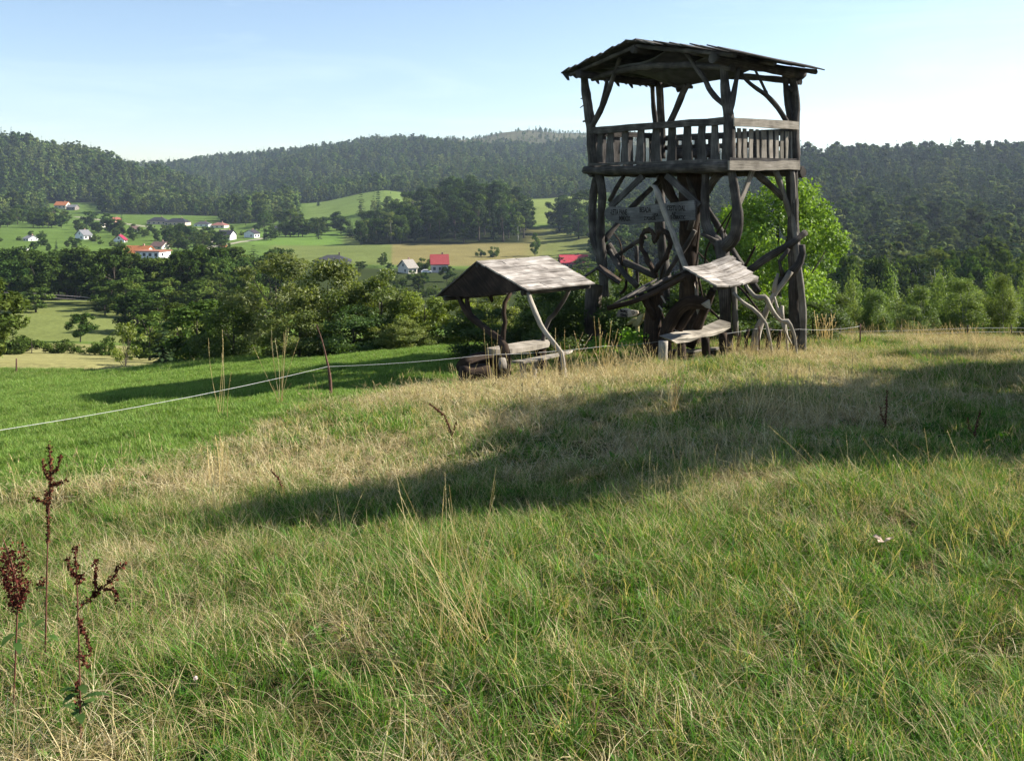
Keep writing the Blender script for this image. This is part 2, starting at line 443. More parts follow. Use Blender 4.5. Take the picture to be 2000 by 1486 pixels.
# fields and slopes: the ground's own colours by place
def ground_colour(X, Y):
    u = X / np.maximum(Y, 1.0) * F + 1000
    n = fbm(X / 9, Y / 9, 61, 4)[..., None]; nb = fbm(X / 60, Y / 60, 71, 4)[..., None]
    c = np.zeros(X.shape + (3,))
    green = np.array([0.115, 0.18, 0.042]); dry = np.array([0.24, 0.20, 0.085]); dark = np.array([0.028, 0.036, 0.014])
    c[:] = green * (0.75 + 0.5 * n) * (0.8 + 0.4 * nb)
    def lay(mask, col, var=0.35):
        nonlocal c
        m = np.clip(mask, 0, 1)[..., None]
        c = c * (1 - m) + m * np.array(col) * (1 - var / 2 + var * n) * (0.85 + 0.3 * nb)
    wob = 18 * (fbm(X / 30, Y / 30, 81, 3) - .5)
    # pale mown strip beyond the meadow on the left
    lay(sstep(53, 56, Y + wob * .15) * sstep(122, 116, Y) * sstep(760, 700, u), (0.29, 0.275, 0.115))
    lay(sstep(122, 128, Y) * sstep(235, 225, Y) * sstep(520, 470, u), (0.185, 0.215, 0.07))
    lay(sstep(225, 235, Y) * sstep(400, 380, Y), (0.045, 0.06, 0.02))
    # brown pasture below the knoll, green one to its left
    k = sstep(400, 410, Y) * sstep(640, 615, Y)
    lay(k * sstep(764, 768, u + wob * .2), (0.225, 0.195, 0.08))
    lay(k * sstep(1010, 1080, u), (0.165, 0.185, 0.06))
    lay(k * sstep(766, 762, u) * sstep(520, 540, u), (0.155, 0.19, 0.06))
    lay(sstep(520, 540, Y) * sstep(660, 640, Y) * sstep(680, 660, u) * sstep(480, 500, u), (0.14, 0.23, 0.05))
    # bright rounded meadow
    lay(sstep(760, 790, Y + wob) * sstep(1010, 985, Y + wob) * sstep(580, 620, u) * sstep(850, 820, u), (0.165, 0.23, 0.065))
    lay(sstep(640, 670, Y + wob) * sstep(930, 900, Y) * sstep(985, 1010, u) * sstep(1200, 1160, u), (0.20, 0.25, 0.07))
    for (ua, ya, ub_, yb, wd_) in ((385, 470, 420, 520, 2.2), (420, 520, 470, 560, 2.2), (470, 560, 520, 600, 2.2), (150, 840, 230, 760, 2.5), (230, 760, 300, 700, 2.5), (300, 700, 440, 690, 2.5), (905, 900, 960, 985, 3.5)):
        xa, xb2 = (ua - 1000) / F * ya, (ub_ - 1000) / F * yb; dx, dy = xb2 - xa, yb - ya; L2 = dx * dx + dy * dy
        t_ = np.clip(((X - xa) * dx + (Y - ya) * dy) / L2, 0, 1); dd = np.hypot(X - xa - t_ * dx, Y - ya - t_ * dy)
        lay(sstep(wd_ * 1.3, wd_ * .7, dd), (0.42, 0.38, 0.31), .2)
    # woods' floor
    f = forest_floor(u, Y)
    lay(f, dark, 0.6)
    # felled slopes on the far hill
    lay(sstep(1880, 1960, Y) * sstep(820, 860, u + wob) * sstep(1500, 1400, u), (0.115, 0.115, 0.06), 0.7)
    lay(np.exp(-((u - 1660) / 26) ** 2 - ((Y - 700 - (u - 1660) * 1.2) / 26) ** 2), (0.22, 0.17, 0.12), 0.8)
    # near ground under the grass
    d = dryness(X, Y)[..., None]
    nearc = (np.array([0.030, 0.038, 0.010]) * (1 - d) + np.array([0.09, 0.072, 0.034]) * d) * (0.6 + 0.8 * fbm(X * 2, Y * 2, 91, 4)[..., None])
    lw = lawn(X, Y)[..., None]
    nearc = nearc * (1 - lw) + lw * np.array([0.10, 0.18, 0.03])
    b = sstep(50, 55, Y)[..., None] * sstep(900, 500, u)[..., None] + sstep(34, 44, Y)[..., None] * sstep(500, 900, u)[..., None]
    return (nearc * (1 - b) + c * b) * .75

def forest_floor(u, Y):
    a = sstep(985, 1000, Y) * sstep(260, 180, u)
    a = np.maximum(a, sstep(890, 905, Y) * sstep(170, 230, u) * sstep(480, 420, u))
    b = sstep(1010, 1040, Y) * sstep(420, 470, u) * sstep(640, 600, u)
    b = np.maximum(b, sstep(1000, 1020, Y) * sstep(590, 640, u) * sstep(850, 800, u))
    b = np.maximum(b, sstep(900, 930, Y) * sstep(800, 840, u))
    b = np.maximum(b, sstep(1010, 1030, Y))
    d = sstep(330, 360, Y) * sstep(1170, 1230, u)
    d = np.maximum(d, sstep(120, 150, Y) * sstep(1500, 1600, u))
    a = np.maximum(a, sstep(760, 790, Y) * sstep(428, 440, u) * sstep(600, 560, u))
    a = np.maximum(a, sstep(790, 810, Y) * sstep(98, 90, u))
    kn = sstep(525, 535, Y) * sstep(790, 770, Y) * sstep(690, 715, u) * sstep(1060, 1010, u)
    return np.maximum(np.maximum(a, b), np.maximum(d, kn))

def build_terrain():
    k = np.concatenate([np.linspace(-2.2, -0.66, 36)[:-1], np.linspace(-0.66, 0.66, 420), np.linspace(0.66, 2.2, 36)[1:]])
    y = np.concatenate([[-70, -40, -22, -12, -7, -4, -2, -1], np.geomspace(1, 32, 150) - 1, np.geomspace(31.4, 130, 90), np.geomspace(131.5, 1300, 210), np.geomspace(1308, 3100, 70)])
    KK, YY = np.meshgrid(k, y)
    XX = KK * (np.abs(YY) + 5)
    ZZ = terrain(XX, YY)
    nr, nc = KK.shape
    idx = np.arange(nr * nc).reshape(nr, nc)
    quads = np.stack([idx[:-1, :-1], idx[:-1, 1:], idx[1:, 1:], idx[1:, :-1]], -1).reshape(-1, 4)
    me = bpy.data.meshes.new('ground')
    co = np.stack([XX, YY, ZZ], -1).reshape(-1, 3).astype(np.float32)
    me.vertices.add(len(co)); me.vertices.foreach_set('co', co.reshape(-1))
    me.loops.add(quads.size); me.loops.foreach_set('vertex_index', quads.reshape(-1).astype(np.int32))
    me.polygons.add(len(quads))
    me.polygons.foreach_set('loop_start', np.arange(0, quads.size, 4, dtype=np.int32))
    me.polygons.foreach_set('loop_total', np.full(len(quads), 4, dtype=np.int32))
    me.polygons.foreach_set('use_smooth', np.ones(len(quads), dtype=bool))
    at = me.color_attributes.new('Col', 'FLOAT_COLOR', 'POINT')
    cc = np.ones((nr * nc, 4), np.float32)
    cc[:, :3] = ground_colour(XX, YY).reshape(-1, 3)
    at.data.foreach_set('color', cc.reshape(-1))
    me.update(calc_edges=True)
    m, nt, b = new_mat('meadow_ground'); L = nt.links.new
    a = nd(nt, 'ShaderNodeAttribute', attribute_name='Col')
    g = nd(nt, 'ShaderNodeNewGeometry')
    n = nd(nt, 'ShaderNodeTexNoise', i_Scale=1.4, i_Detail=8.0, i_Roughness=0.75); L(g.outputs['Position'], n.inputs['Vector'])
    r = ramp(nt, [(0.3, (0.55, 0.55, 0.55)), (0.7, (1.35, 1.35, 1.3))]); L(n.outputs[0], r.inputs[0])
    mx = nd(nt, 'ShaderNodeMix', data_type='RGBA', blend_type='MULTIPLY'); mx.inputs[0].default_value = 1
    L(a.outputs['Color'], mx.inputs[6]); L(r.outputs[0], mx.inputs[7]); L(mx.outputs[2], b.inputs['Base Color'])
    bp = nd(nt, 'ShaderNodeBump', i_Strength=0.6, i_Distance=0.15); L(n.outputs[0], bp.inputs['Height']); L(bp.outputs[0], b.inputs['Normal'])
    b.inputs['Specular IOR Level'].default_value = 0.0
    me.materials.append(m)
    o = link('ground', me)
    tag(o, 'meadow slope falling to a wide valley with wooded hills around it', 'ground', kind='structure')
    return o
build_terrain()
# ------------------------------------------------------------------ foliage builders
def unit(a):
    return a / np.maximum(np.linalg.norm(a, axis=-1, keepdims=True), 1e-9)

def leaf_quads(c, nrm, size, r, asp=0.55):
    """diamond leaves at centres c facing nrm"""
    n = len(c)
    t1 = unit(np.cross(nrm, unit(r.normal(size=(n, 3)))))
    t2 = np.cross(nrm, t1)
    s = size[:, None]
    bend = nrm * s * 0.18
    return np.stack([c - t1 * s + bend * -1, c - t2 * s * asp, c + t1 * s - bend, c + t2 * s * asp], 1)

def crown(seed, Ht, R, base, ncl, nleaf, ls, cols, prof=0.6, peak=0.45, rc=(0.2, 0.4), shell=0.35, up=0.5, asp=0.55, squash=0.75):
    """leaf faces gathered in clumps through an uneven crown"""
    r = np.random.default_rng(seed)
    h = r.beta(1.4, 1.4 * (1 - peak) / peak, ncl)
    rad = R * (np.sin(np.pi * np.clip(h * 0.92 + 0.06, 0, 1) ** (math.log(.5) / math.log(peak))) ** prof)
    q = np.sqrt(r.uniform(shell, 1, ncl)); a = r.uniform(0, 2 * np.pi, ncl)
    lob = 1 + 0.22 * np.sin(2 * a + r.uniform(0, 6)) + 0.14 * np.sin(3 * a + r.uniform(0, 6))
    crr = R * r.uniform(rc[0], rc[1], ncl)
    cc = np.stack([np.cos(a) * np.maximum(rad * q * lob - crr * .3, 0), np.sin(a) * np.maximum(rad * q * lob - crr * .3, 0), base + h * (Ht - base - .3 * crr)], -1)
    w = crr ** 2; k = r.choice(ncl, nleaf, p=w / w.sum())
    d = unit(r.normal(size=(nleaf, 3)))
    off = d * (crr[k] * r.uniform(0.15, 1, nleaf) ** 0.55)[:, None]
    off[:, 2] *= squash
    c = cc[k] + off
    out = c.copy(); out[:, 2] -= base + .45 * (Ht - base); out = unit(out)
    nrm = unit(r.normal(size=(nleaf, 3)) * .8 + out * .5 + d * .4 + np.array([0, 0, up]))
    size = ls * r.uniform(.6, 1.4, nleaf)
    V = leaf_quads(c, nrm, size, r, asp)
    cols = np.array(cols); tone = r.uniform(0, 1, ncl)
    m = np.clip(tone[k] * .7 + r.uniform(0, .3, nleaf), 0, 1)[:, None]
    C = (cols[0] * (1 - m) + cols[1] * m) * r.uniform(.75, 1.25, nleaf)[:, None]
    return V, C, cc

def conifer(seed, Ht, R, base, nl, nb, nq, cols):
    """tiers of drooping branches"""
    r = np.random.default_rng(seed); V = []; C = []
    cols = np.array(cols)
    for i in range(nl):
        f = (i + r.uniform(0, .6)) / nl
        z = base + f * (Ht - base); rr = R * (1 - f) ** .85 * r.uniform(.75, 1.15) + .04 * R
        for b in range(max(3, int(nb * (1 - .5 * f)))):
            a = r.uniform(0, 2 * np.pi); L = rr * r.uniform(.6, 1.1); tone = r.uniform()
            for q in range(nq):
                t = (q + .6) / nq
                p = np.array([math.cos(a) * L * t, math.sin(a) * L * t, z - .35 * L * t * t + .1 * L * t])
                s = L * .55 / nq * r.uniform(.9, 1.5) + .04 * R
                d = np.array([math.cos(a), math.sin(a), -.35]); sd = np.array([-math.sin(a), math.cos(a), r.uniform(-.5, .5)])
                sd = sd / np.linalg.norm(sd)
                wd = s * (1.3 - .8 * t)
                V.append([p - d * s, p - sd * wd - np.array([0, 0, .25 * wd]), p + d * s, p + sd * wd - np.array([0, 0, .25 * wd])])
                m = np.clip(tone * .6 + .4 * t, 0, 1)
                C.append((cols[0] * (1 - m) + cols[1] * m) * r.uniform(.8, 1.2))
    # tip
    V.append([[0, 0, Ht - .08 * Ht], [.015 * Ht, 0, Ht - .05 * Ht], [0, 0, Ht + .01 * Ht], [-.015 * Ht, 0, Ht - .05 * Ht]]); C.append(cols[1])
    return np.array(V), np.array(C)

def trunk_mb(seed, Ht, r0, limbs=(), lean=0.03):
    rd = random.Random(seed); b = MB()
    pts = [Vector((0, 0, -.3))] + [Vector((rd.uniform(-lean, lean) * Ht * t, rd.uniform(-lean, lean) * Ht * t, Ht * t)) for t in (.15, .35, .6, .85)]
    b.tube(pts, [r0 * 1.25, r0, r0 * .8, r0 * .5, r0 * .15], n=7, seg=Ht / 8, rough=.08, seed=seed)
    for c in limbs:
        c = Vector(c); z = min(max(c.z * rd.uniform(.35, .7), .12 * Ht), .7 * Ht)
        s = Vector((0, 0, z)); mid = s.lerp(c, .55) + Vector((0, 0, -.03 * Ht))
        b.tube([s, mid, c], [r0 * .38, r0 * .25, r0 * .08], n=5, seg=Ht / 6, rough=.08, seed=seed)
    return b

DEC = ((0.026, 0.052, 0.012), (0.078, 0.122, 0.028))
DEC2 = ((0.044, 0.078, 0.016), (0.125, 0.17, 0.038))
CON = ((0.016, 0.032, 0.015), (0.044, 0.072, 0.028))
PINE = ((0.026, 0.05, 0.02), (0.07, 0.105, 0.038))
BIR = ((0.075, 0.115, 0.03), (0.17, 0.215, 0.065))
BUSH = ((0.07, 0.105, 0.016), (0.22, 0.26, 0.045))
WAL = ((0.075, 0.14, 0.015), (0.215, 0.33, 0.038))

class Proto:
    """one kind of tree: a crown mesh and a trunk mesh that copies share"""
    def __init__(s, V, C, tr, mat, bark, Ht, R):
        s.crown = mesh_quads('crown', V, C, mat)
        t = tr.build('trunk', bark); s.trunk = t.data; bpy.data.objects.remove(t)
        s.H, s.R = Ht, R
        s.whole = None
    def joined(s):
        """crown and trunk in one mesh, for trees too small to show parts"""
        if s.whole is None:
            me = s.crown.copy(); me.materials.append(s.trunk.materials[0])
            import bmesh
            bm = bmesh.new(); bm.from_mesh(me); n = len(bm.faces); bm.from_mesh(s.trunk); bm.faces.ensure_lookup_table()
            for f in bm.faces[n:]: f.material_index = 1
            bm.to_mesh(me); bm.free(); s.whole = me
        return s.whole

def dec_proto(seed, Ht, R, base, ncl, nleaf, ls, cols, mat='leaf', bark='bark', r0=None, nl=7, **kw):
    V, C, cc = crown(seed, Ht, R, base, ncl, nleaf, ls, cols, **kw)
    tr = trunk_mb(seed, Ht * .9, r0 or Ht * .018, [cc[i] for i in range(min(nl, len(cc)))])
    return Proto(V, C, tr, M[mat], M[bark], Ht, R)

def con_proto(seed, Ht, R, base, nl, nb, nq, cols, mat='needle'):
    V, C = conifer(seed, Ht, R, base, nl, nb, nq, cols)
    return Proto(V, C, trunk_mb(seed, Ht * 1.0, Ht * .014, lean=.004), M[mat], M['bark'], Ht, R)

# middle-distance kinds (leaf clusters of a few decimetres)
PR = {}
PR['oak'] = [dec_proto(10 + i, 12, 4.6, 1.6, 34, 3800, .34, DEC, peak=.5) for i in range(4)]
PR['light'] = [dec_proto(20 + i, 11, 3.8, 1.4, 30, 3200, .30, DEC2, peak=.48) for i in range(3)]
PR['birch'] = [dec_proto(30 + i, 14, 2.7, 2.6, 30, 2400, .26, BIR, peak=.42, bark='birchbark', r0=.13, rc=(.22, .42)) for i in range(3)]
PR['spruce'] = [con_proto(40 + i, 16, 3.2, .8, 24, 11, 5, CON) for i in range(3)]
PR['pine'] = [dec_proto(50 + i, 16, 3.2, 6.5, 24, 2600, .32, PINE, mat='needle', peak=.55, rc=(.25, .45), asp=.3) for i in range(3)]
PR['hedge'] = [dec_proto(60 + i, 4, 2.7, .1, 22, 2200, .20, DEC2, peak=.4, r0=.07) for i in range(3)]
PR['thuja'] = [con_proto(66 + i, 5, 1.9, .1, 22, 12, 3, ((0.018, 0.034, 0.014), (0.04, 0.062, 0.022))) for i in range(2)]

# near shrubs with single leaves
PN = {}
PN['shrub'] = [dec_proto(70 + i, 4.2, 2.1, .15, 46, 15000, .062, ((0.06, 0.088, 0.018), (0.17, 0.20, 0.05)), mat='leafnear', peak=.5, r0=.07, nl=14, rc=(.16, .34), shell=.2) for i in range(3)]
PN['willow'] = [dec_proto(80 + i, 5.0, 2.0, .4, 44, 11000, .075, ((0.07, 0.105, 0.035), (0.20, 0.24, 0.09)), mat='leafnear', peak=.55, r0=.07, nl=14, rc=(.14, .30), asp=.32, shell=.2) for i in range(2)]
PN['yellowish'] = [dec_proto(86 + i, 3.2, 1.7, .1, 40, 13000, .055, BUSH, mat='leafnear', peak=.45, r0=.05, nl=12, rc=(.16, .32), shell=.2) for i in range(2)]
PN['walnut'] = [dec_proto(90, 6.2, 2.75, .5, 70, 36000, .062, WAL, mat='leafnear', peak=.5, r0=.13, nl=16, rc=(.18, .34), shell=.25)]
PN['youngbirch'] = [dec_proto(94 + i, 6.5, 1.5, .9, 36, 8500, .065, ((0.065, 0.105, 0.028), (0.16, 0.215, 0.06)), mat='leafnear', bark='birchbark', r0=.045, peak=.5, nl=10, rc=(.2, .4), shell=.1, squash=1.5) for i in range(3)]
PN['sparse'] = [dec_proto(98, 2.6, 1.15, .9, 22, 1700, .055, BUSH, mat='leafnear', r0=.035, peak=.6, nl=14, rc=(.18, .35))]
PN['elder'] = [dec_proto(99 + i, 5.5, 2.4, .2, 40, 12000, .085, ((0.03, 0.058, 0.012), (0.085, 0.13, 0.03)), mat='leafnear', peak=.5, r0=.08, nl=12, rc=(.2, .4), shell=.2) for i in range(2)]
PN['weed'] = [dec_proto(104 + i, .75, .5, 0, 16, 1400, .045, ((0.09, 0.19, 0.02), (0.2, 0.34, 0.04)), mat='leafnear', peak=.45, r0=.008, nl=6, rc=(.25, .5)) for i in range(2)]

KIND = {}
for _k, _nm in (('oak', 'broadleaf_tree'), ('light', 'broadleaf_tree'), ('birch', 'birch_tree'), ('spruce', 'spruce_tree'), ('pine', 'pine_tree'), ('hedge', 'garden_bush'), ('thuja', 'evergreen_tree')):
    for _p in PR[_k]: KIND[id(_p)] = _nm
def tree(name, proto, loc, height, label, cat, group=None, width=None, parts=True, rz=None):
    if name == 'tree' and id(proto) in KIND:
        name = KIND[id(proto)]; cat = {'garden_bush': 'bush', 'spruce_tree': 'spruce', 'pine_tree': 'pine', 'birch_tree': 'birch'}.get(name, 'tree')
    s = height / proto.H
    sx = s if width is None else width / (2 * proto.R)
    rz = random.uniform(0, 6.28) if rz is None else rz
    if parts:
        o = empty(name, loc); link('crown', proto.crown, o); link('trunk', proto.trunk, o)
    else:
        o = link(name, proto.joined(), None, loc)
    o.rotation_euler = (0, 0, rz); o.scale = (sx, sx, s)
    tag(o, label, cat, group)
    return o

def tree_px(name, kind, u, vtop, vbase, wpx, label, cat='tree', group=None, Y=None, y0=30, i=None, parts=True, sink=0.0):
    """a tree whose foot stands where the photo shows it; hidden feet take their depth Y"""
    pr = (PR.get(kind) or PN[kind]); p = pr[random.randrange(len(pr)) if i is None else i % len(pr)]
    if Y is None:
        L = hit(u, vbase, y0)
    else:
        X = (u - 1000) / F * Y; L = Vector((X, Y, gz(X, Y)))
    top = EYE - (vtop - H) / F * L.y
    return tree(name, p, (L.x, L.y, L.z - sink), max(top - L.z, .4) * 1.02, label, cat, group, wpx / F * L.y * 1.02, parts)

# ---- the shrub row behind the shelter
g = 'shrubs along the lower edge of the meadow'
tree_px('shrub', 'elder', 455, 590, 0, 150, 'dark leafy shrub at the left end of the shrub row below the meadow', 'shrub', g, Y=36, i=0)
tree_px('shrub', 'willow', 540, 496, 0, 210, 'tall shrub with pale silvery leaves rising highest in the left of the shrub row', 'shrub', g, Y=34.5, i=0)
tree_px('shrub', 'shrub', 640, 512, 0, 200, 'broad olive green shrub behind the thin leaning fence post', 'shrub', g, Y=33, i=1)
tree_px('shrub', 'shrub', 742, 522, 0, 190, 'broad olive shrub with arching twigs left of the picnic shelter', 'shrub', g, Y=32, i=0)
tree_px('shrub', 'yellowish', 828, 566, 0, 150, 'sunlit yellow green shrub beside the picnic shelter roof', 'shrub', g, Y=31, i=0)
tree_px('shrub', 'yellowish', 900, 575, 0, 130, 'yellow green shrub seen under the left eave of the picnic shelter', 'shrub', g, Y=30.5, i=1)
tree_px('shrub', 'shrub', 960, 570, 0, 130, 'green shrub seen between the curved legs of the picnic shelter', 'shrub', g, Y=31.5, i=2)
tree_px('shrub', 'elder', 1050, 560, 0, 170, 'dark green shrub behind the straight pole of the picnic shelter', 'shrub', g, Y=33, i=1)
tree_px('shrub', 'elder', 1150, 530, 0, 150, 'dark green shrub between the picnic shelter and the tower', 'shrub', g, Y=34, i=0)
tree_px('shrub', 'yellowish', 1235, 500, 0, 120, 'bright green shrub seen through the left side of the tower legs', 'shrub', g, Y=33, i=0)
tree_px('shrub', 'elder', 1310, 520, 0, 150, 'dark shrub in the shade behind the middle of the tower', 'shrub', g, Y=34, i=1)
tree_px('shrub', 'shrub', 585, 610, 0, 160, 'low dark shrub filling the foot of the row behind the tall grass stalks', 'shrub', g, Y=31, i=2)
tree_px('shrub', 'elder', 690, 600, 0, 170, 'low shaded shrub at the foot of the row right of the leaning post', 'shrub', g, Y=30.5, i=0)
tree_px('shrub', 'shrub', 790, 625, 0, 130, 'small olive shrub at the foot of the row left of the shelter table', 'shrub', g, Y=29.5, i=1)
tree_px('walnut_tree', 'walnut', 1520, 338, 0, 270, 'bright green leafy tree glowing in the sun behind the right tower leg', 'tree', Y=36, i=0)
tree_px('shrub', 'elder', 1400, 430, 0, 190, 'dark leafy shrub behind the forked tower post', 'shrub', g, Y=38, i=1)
tree_px('weed_clump', 'weed', 1232, 640, 0, 95, 'bright green leafy weeds in front of the tower beneath the small painted sign', 'weed', Y=19.6, i=0)
tree_px('weed_clump', 'weed', 1165, 660, 0, 60, 'small green weeds at the foot of the left tower leg', 'weed', Y=20.5, i=1)

# ---- trees and hedges in the left middle distance
tree_px('tree', 'light', -15, 545, 0, 130, 'tall bright green tree cut by the left edge of the photo', Y=62, i=0)
tree_px('tree', 'light', 70, 562, 610, 62, 'leafy twin-stemmed tree on the pale pasture near the left edge', y0=60, i=1)
tree_px('tree', 'light', 40, 570, 606, 44, 'smaller tree left beside the twin-stemmed tree on the pale pasture', y0=60, i=2)
tree_px('tree', 'oak', 157, 610, 668, 50, 'lone round dark evergreen standing on the pale pasture', y0=60, i=0)
tree_px('tree', 'sparse', 245, 636, 716, 76, 'slender young yellow green tree standing alone at the meadow edge', Y=50, i=0)
g = 'trees on the pale pasture'
tree_px('tree', 'oak', 268, 566, 650, 105, 'wide dark tree with its shadow across the pale pasture', group=g, y0=60, i=0)
tree_px('tree', 'light', 312, 585, 655, 60, 'lighter green tree right beside the wide dark pasture tree', group=g, y0=60, i=1)
tree_px('tree', 'light', 205, 580, 615, 55, 'rounded tree left of the wide dark pasture tree', group=g, y0=60, i=2)
tree_px('tree', 'oak', 385, 588, 700, 140, 'dark bushy tree standing before the shrub row right of the yellow sapling', group=g, Y=60, i=1)
tree_px('tree', 'spruce', 318, 622, 695, 66, 'dark pointed tree between the yellow sapling and the bushy dark tree', group=g, Y=64, i=0)
tree_px('tree', 'oak', 440, 610, 705, 90, 'dark tree merging into the left end of the shrub row', group=g, Y=52, i=2)
tree_px('tree', 'light', 345, 596, 700, 105, 'sunlit green tree between the bushy dark tree and the yellow sapling', 'tree', g, Y=74, i=0)
tree_px('tree', 'light', 292, 612, 700, 90, 'bright leafy tree right behind the yellow sapling', 'tree', g, Y=82, i=1)
tree_px('tree', 'light', 478, 560, 700, 120, 'tall light green tree left of the silvery shrub', 'tree', g, Y=58, i=2)
g = 'hedge bushes below the pale pasture'
for q, (u, vt, vb, w, lb) in enumerate([(20, 640, 692, 70, 'large hedge bush at the left edge of the photo'), (62, 652, 690, 60, 'grey green hedge bush second from the left edge'), (125, 662, 690, 56, 'low dark hedge bush just left of the lone evergreen'),
                                       (205, 655, 694, 50, 'low hedge bush between the lone evergreen and the yellow sapling'), (175, 668, 692, 40, 'small bush at the foot of the lone evergreen'), (285, 650, 698, 60, 'hedge bush right behind the yellow sapling'), (425, 688, 716, 36, 'small round bush on the mown strip near the fence stake')]):
    tree_px('hedge_bush', 'hedge', u, vt, vb, w, lb, 'bush', g, y0=48, i=q)

# ---- belt of dark trees across the valley floor
g = 'trees of the dark belt across the valley'
rb = random.Random(3)
for q in range(46):
    t = q / 45
    u = -40 + 900 * ((q * 0.618) % 1.0) * .68 + rb.uniform(-15, 15)
    Y = rb.choice([212, 222, 235, 250]) + rb.uniform(-6, 6)
    if u > 430: Y = rb.uniform(225, 300)
    kind = 'spruce' if q in (3, 17, 30) else ('light' if rb.random() < .25 else 'oak')
    vt = 482 + rb.uniform(-4, 28) + (10 if 230 < u < 340 else 0)
    tree_px('tree', kind, u, vt, 0, rb.uniform(64, 100), {'spruce': 'dark spruce rising in the tree belt across the valley', 'light': 'mid green broadleaf tree in the dark belt across the valley', 'oak': 'dark broadleaf tree in the belt across the valley'}[kind], 'tree', g, Y=Y, i=q)

g = 'lighter trees in front of the dark belt'
for q in range(16):
    u = 215 + 300 * ((q * .618 + .3) % 1); vt = 535 + rb.uniform(-15, 40)
    tree_px('tree', 'light', u, vt, 0, rb.uniform(50, 80), 'sunlit green tree in front of the dark belt, low in the valley', 'tree', g, Y=rb.uniform(168, 200), i=q)
g = 'undergrowth behind the tower and the picnic shelter'
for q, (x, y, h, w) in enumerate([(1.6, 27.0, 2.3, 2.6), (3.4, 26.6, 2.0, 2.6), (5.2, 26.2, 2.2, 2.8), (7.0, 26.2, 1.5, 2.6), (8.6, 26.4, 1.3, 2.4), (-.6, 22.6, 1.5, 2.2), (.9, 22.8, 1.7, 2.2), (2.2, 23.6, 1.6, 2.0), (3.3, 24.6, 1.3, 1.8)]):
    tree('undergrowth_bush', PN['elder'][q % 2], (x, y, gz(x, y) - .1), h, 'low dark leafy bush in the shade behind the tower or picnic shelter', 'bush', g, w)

# ---- trees scattered round the village
zones = [  # u0,u1,v0,v1 of the foot, how many, height px, kinds, label, group
    (0, 130, 428, 446, 16, (20, 34), ('oak', 'oak', 'light'), 'dark tree in the grove below the orange roofed farm', 'trees of the grove below the hillside farm'),
    (150, 240, 440, 456, 16, (18, 30), ('oak', 'oak', 'spruce'), 'dark tree behind the white gabled houses', 'trees behind the white gabled houses'),
    (225, 330, 450, 472, 22, (11, 20), ('oak', 'oak', 'light'), 'dark tree in the wooded strip below the bungalows', 'trees in the strip below the bungalows'),
    (330, 440, 468, 492, 24, (20, 34), ('oak', 'light', 'oak'), 'broadleaf tree in the strip right of the orange roofed house', 'trees right of the orange roofed house'),
    (450, 560, 424, 444, 18, (20, 34), ('oak', 'oak', 'light'), 'dark tree at the wood edge above the chalets', 'trees at the wood edge above the chalets'),
    (505, 690, 440, 470, 26, (24, 40), ('oak', 'spruce', 'light', 'spruce', 'oak'), 'dark tree in the copse left of the round knoll', 'trees in the copse left of the knoll'),
    (60, 160, 480, 492, 7, (12, 22), ('oak', 'spruce', 'oak'), 'tree before the green fields left of the orange roofed house', 'trees before the left green fields'),
    (1085, 1160, 438, 470, 12, (45, 80), ('spruce', 'oak', 'oak', 'spruce'), 'tall dark tree between the pasture and the tower', 'tall trees between the pasture and the tower'),
    (1170, 1420, 470, 500, 22, (45, 85), ('birch', 'oak', 'birch', 'light'), 'tall feathery tree of the wood seen through the tower legs', 'trees of the wood seen through the tower legs'),
    (1170, 1420, 505, 540, 16, (40, 75), ('oak', 'light', 'oak'), 'dark bushy tree seen low between the tower legs', 'trees seen low between the tower legs'),
    (1030, 1130, 516, 526, 9, (14, 22), ('hedge', 'light'), 'small garden tree beside the long red roofed house', 'garden trees beside the red roofed houses'),
    (740, 1010, 545, 592, 26, (18, 34), ('oak', 'light', 'hedge'), 'leafy garden tree in the hollow below the red roofed house', 'trees in the hollow below the red roofed house'),
    (0, 240, 462, 488, 12, (8, 16), ('hedge', 'oak', 'hedge'), 'small garden tree on the left green slope', 'garden trees on the left green slope'),
    (330, 520, 446, 466, 12, (7, 14), ('hedge', 'oak'), 'small garden tree among the bungalows and chalets', 'garden trees among the bungalows and chalets'),
    (560, 770, 518, 540, 10, (12, 24), ('oak', 'light'), 'garden tree near the dark hip roofed house', 'garden trees near the dark hip roofed house'),
]
for z, (u0, u1, v0, v1, n, hp, kinds, lb, g) in enumerate(zones):
    for q in range(n):
        u = u0 + (u1 - u0) * ((q * .618 + rb.uniform(0, .12)) % 1); v = rb.uniform(v0, v1)
        hh = rb.uniform(*hp); kind = kinds[q % len(kinds)]
        tree_px('tree', kind, u, v - hh, v, hh * {'spruce': .5, 'birch': .5, 'oak': .95, 'light': .85, 'hedge': 1.1}[kind], lb, 'tree', g, y0=150, i=q, parts=False)
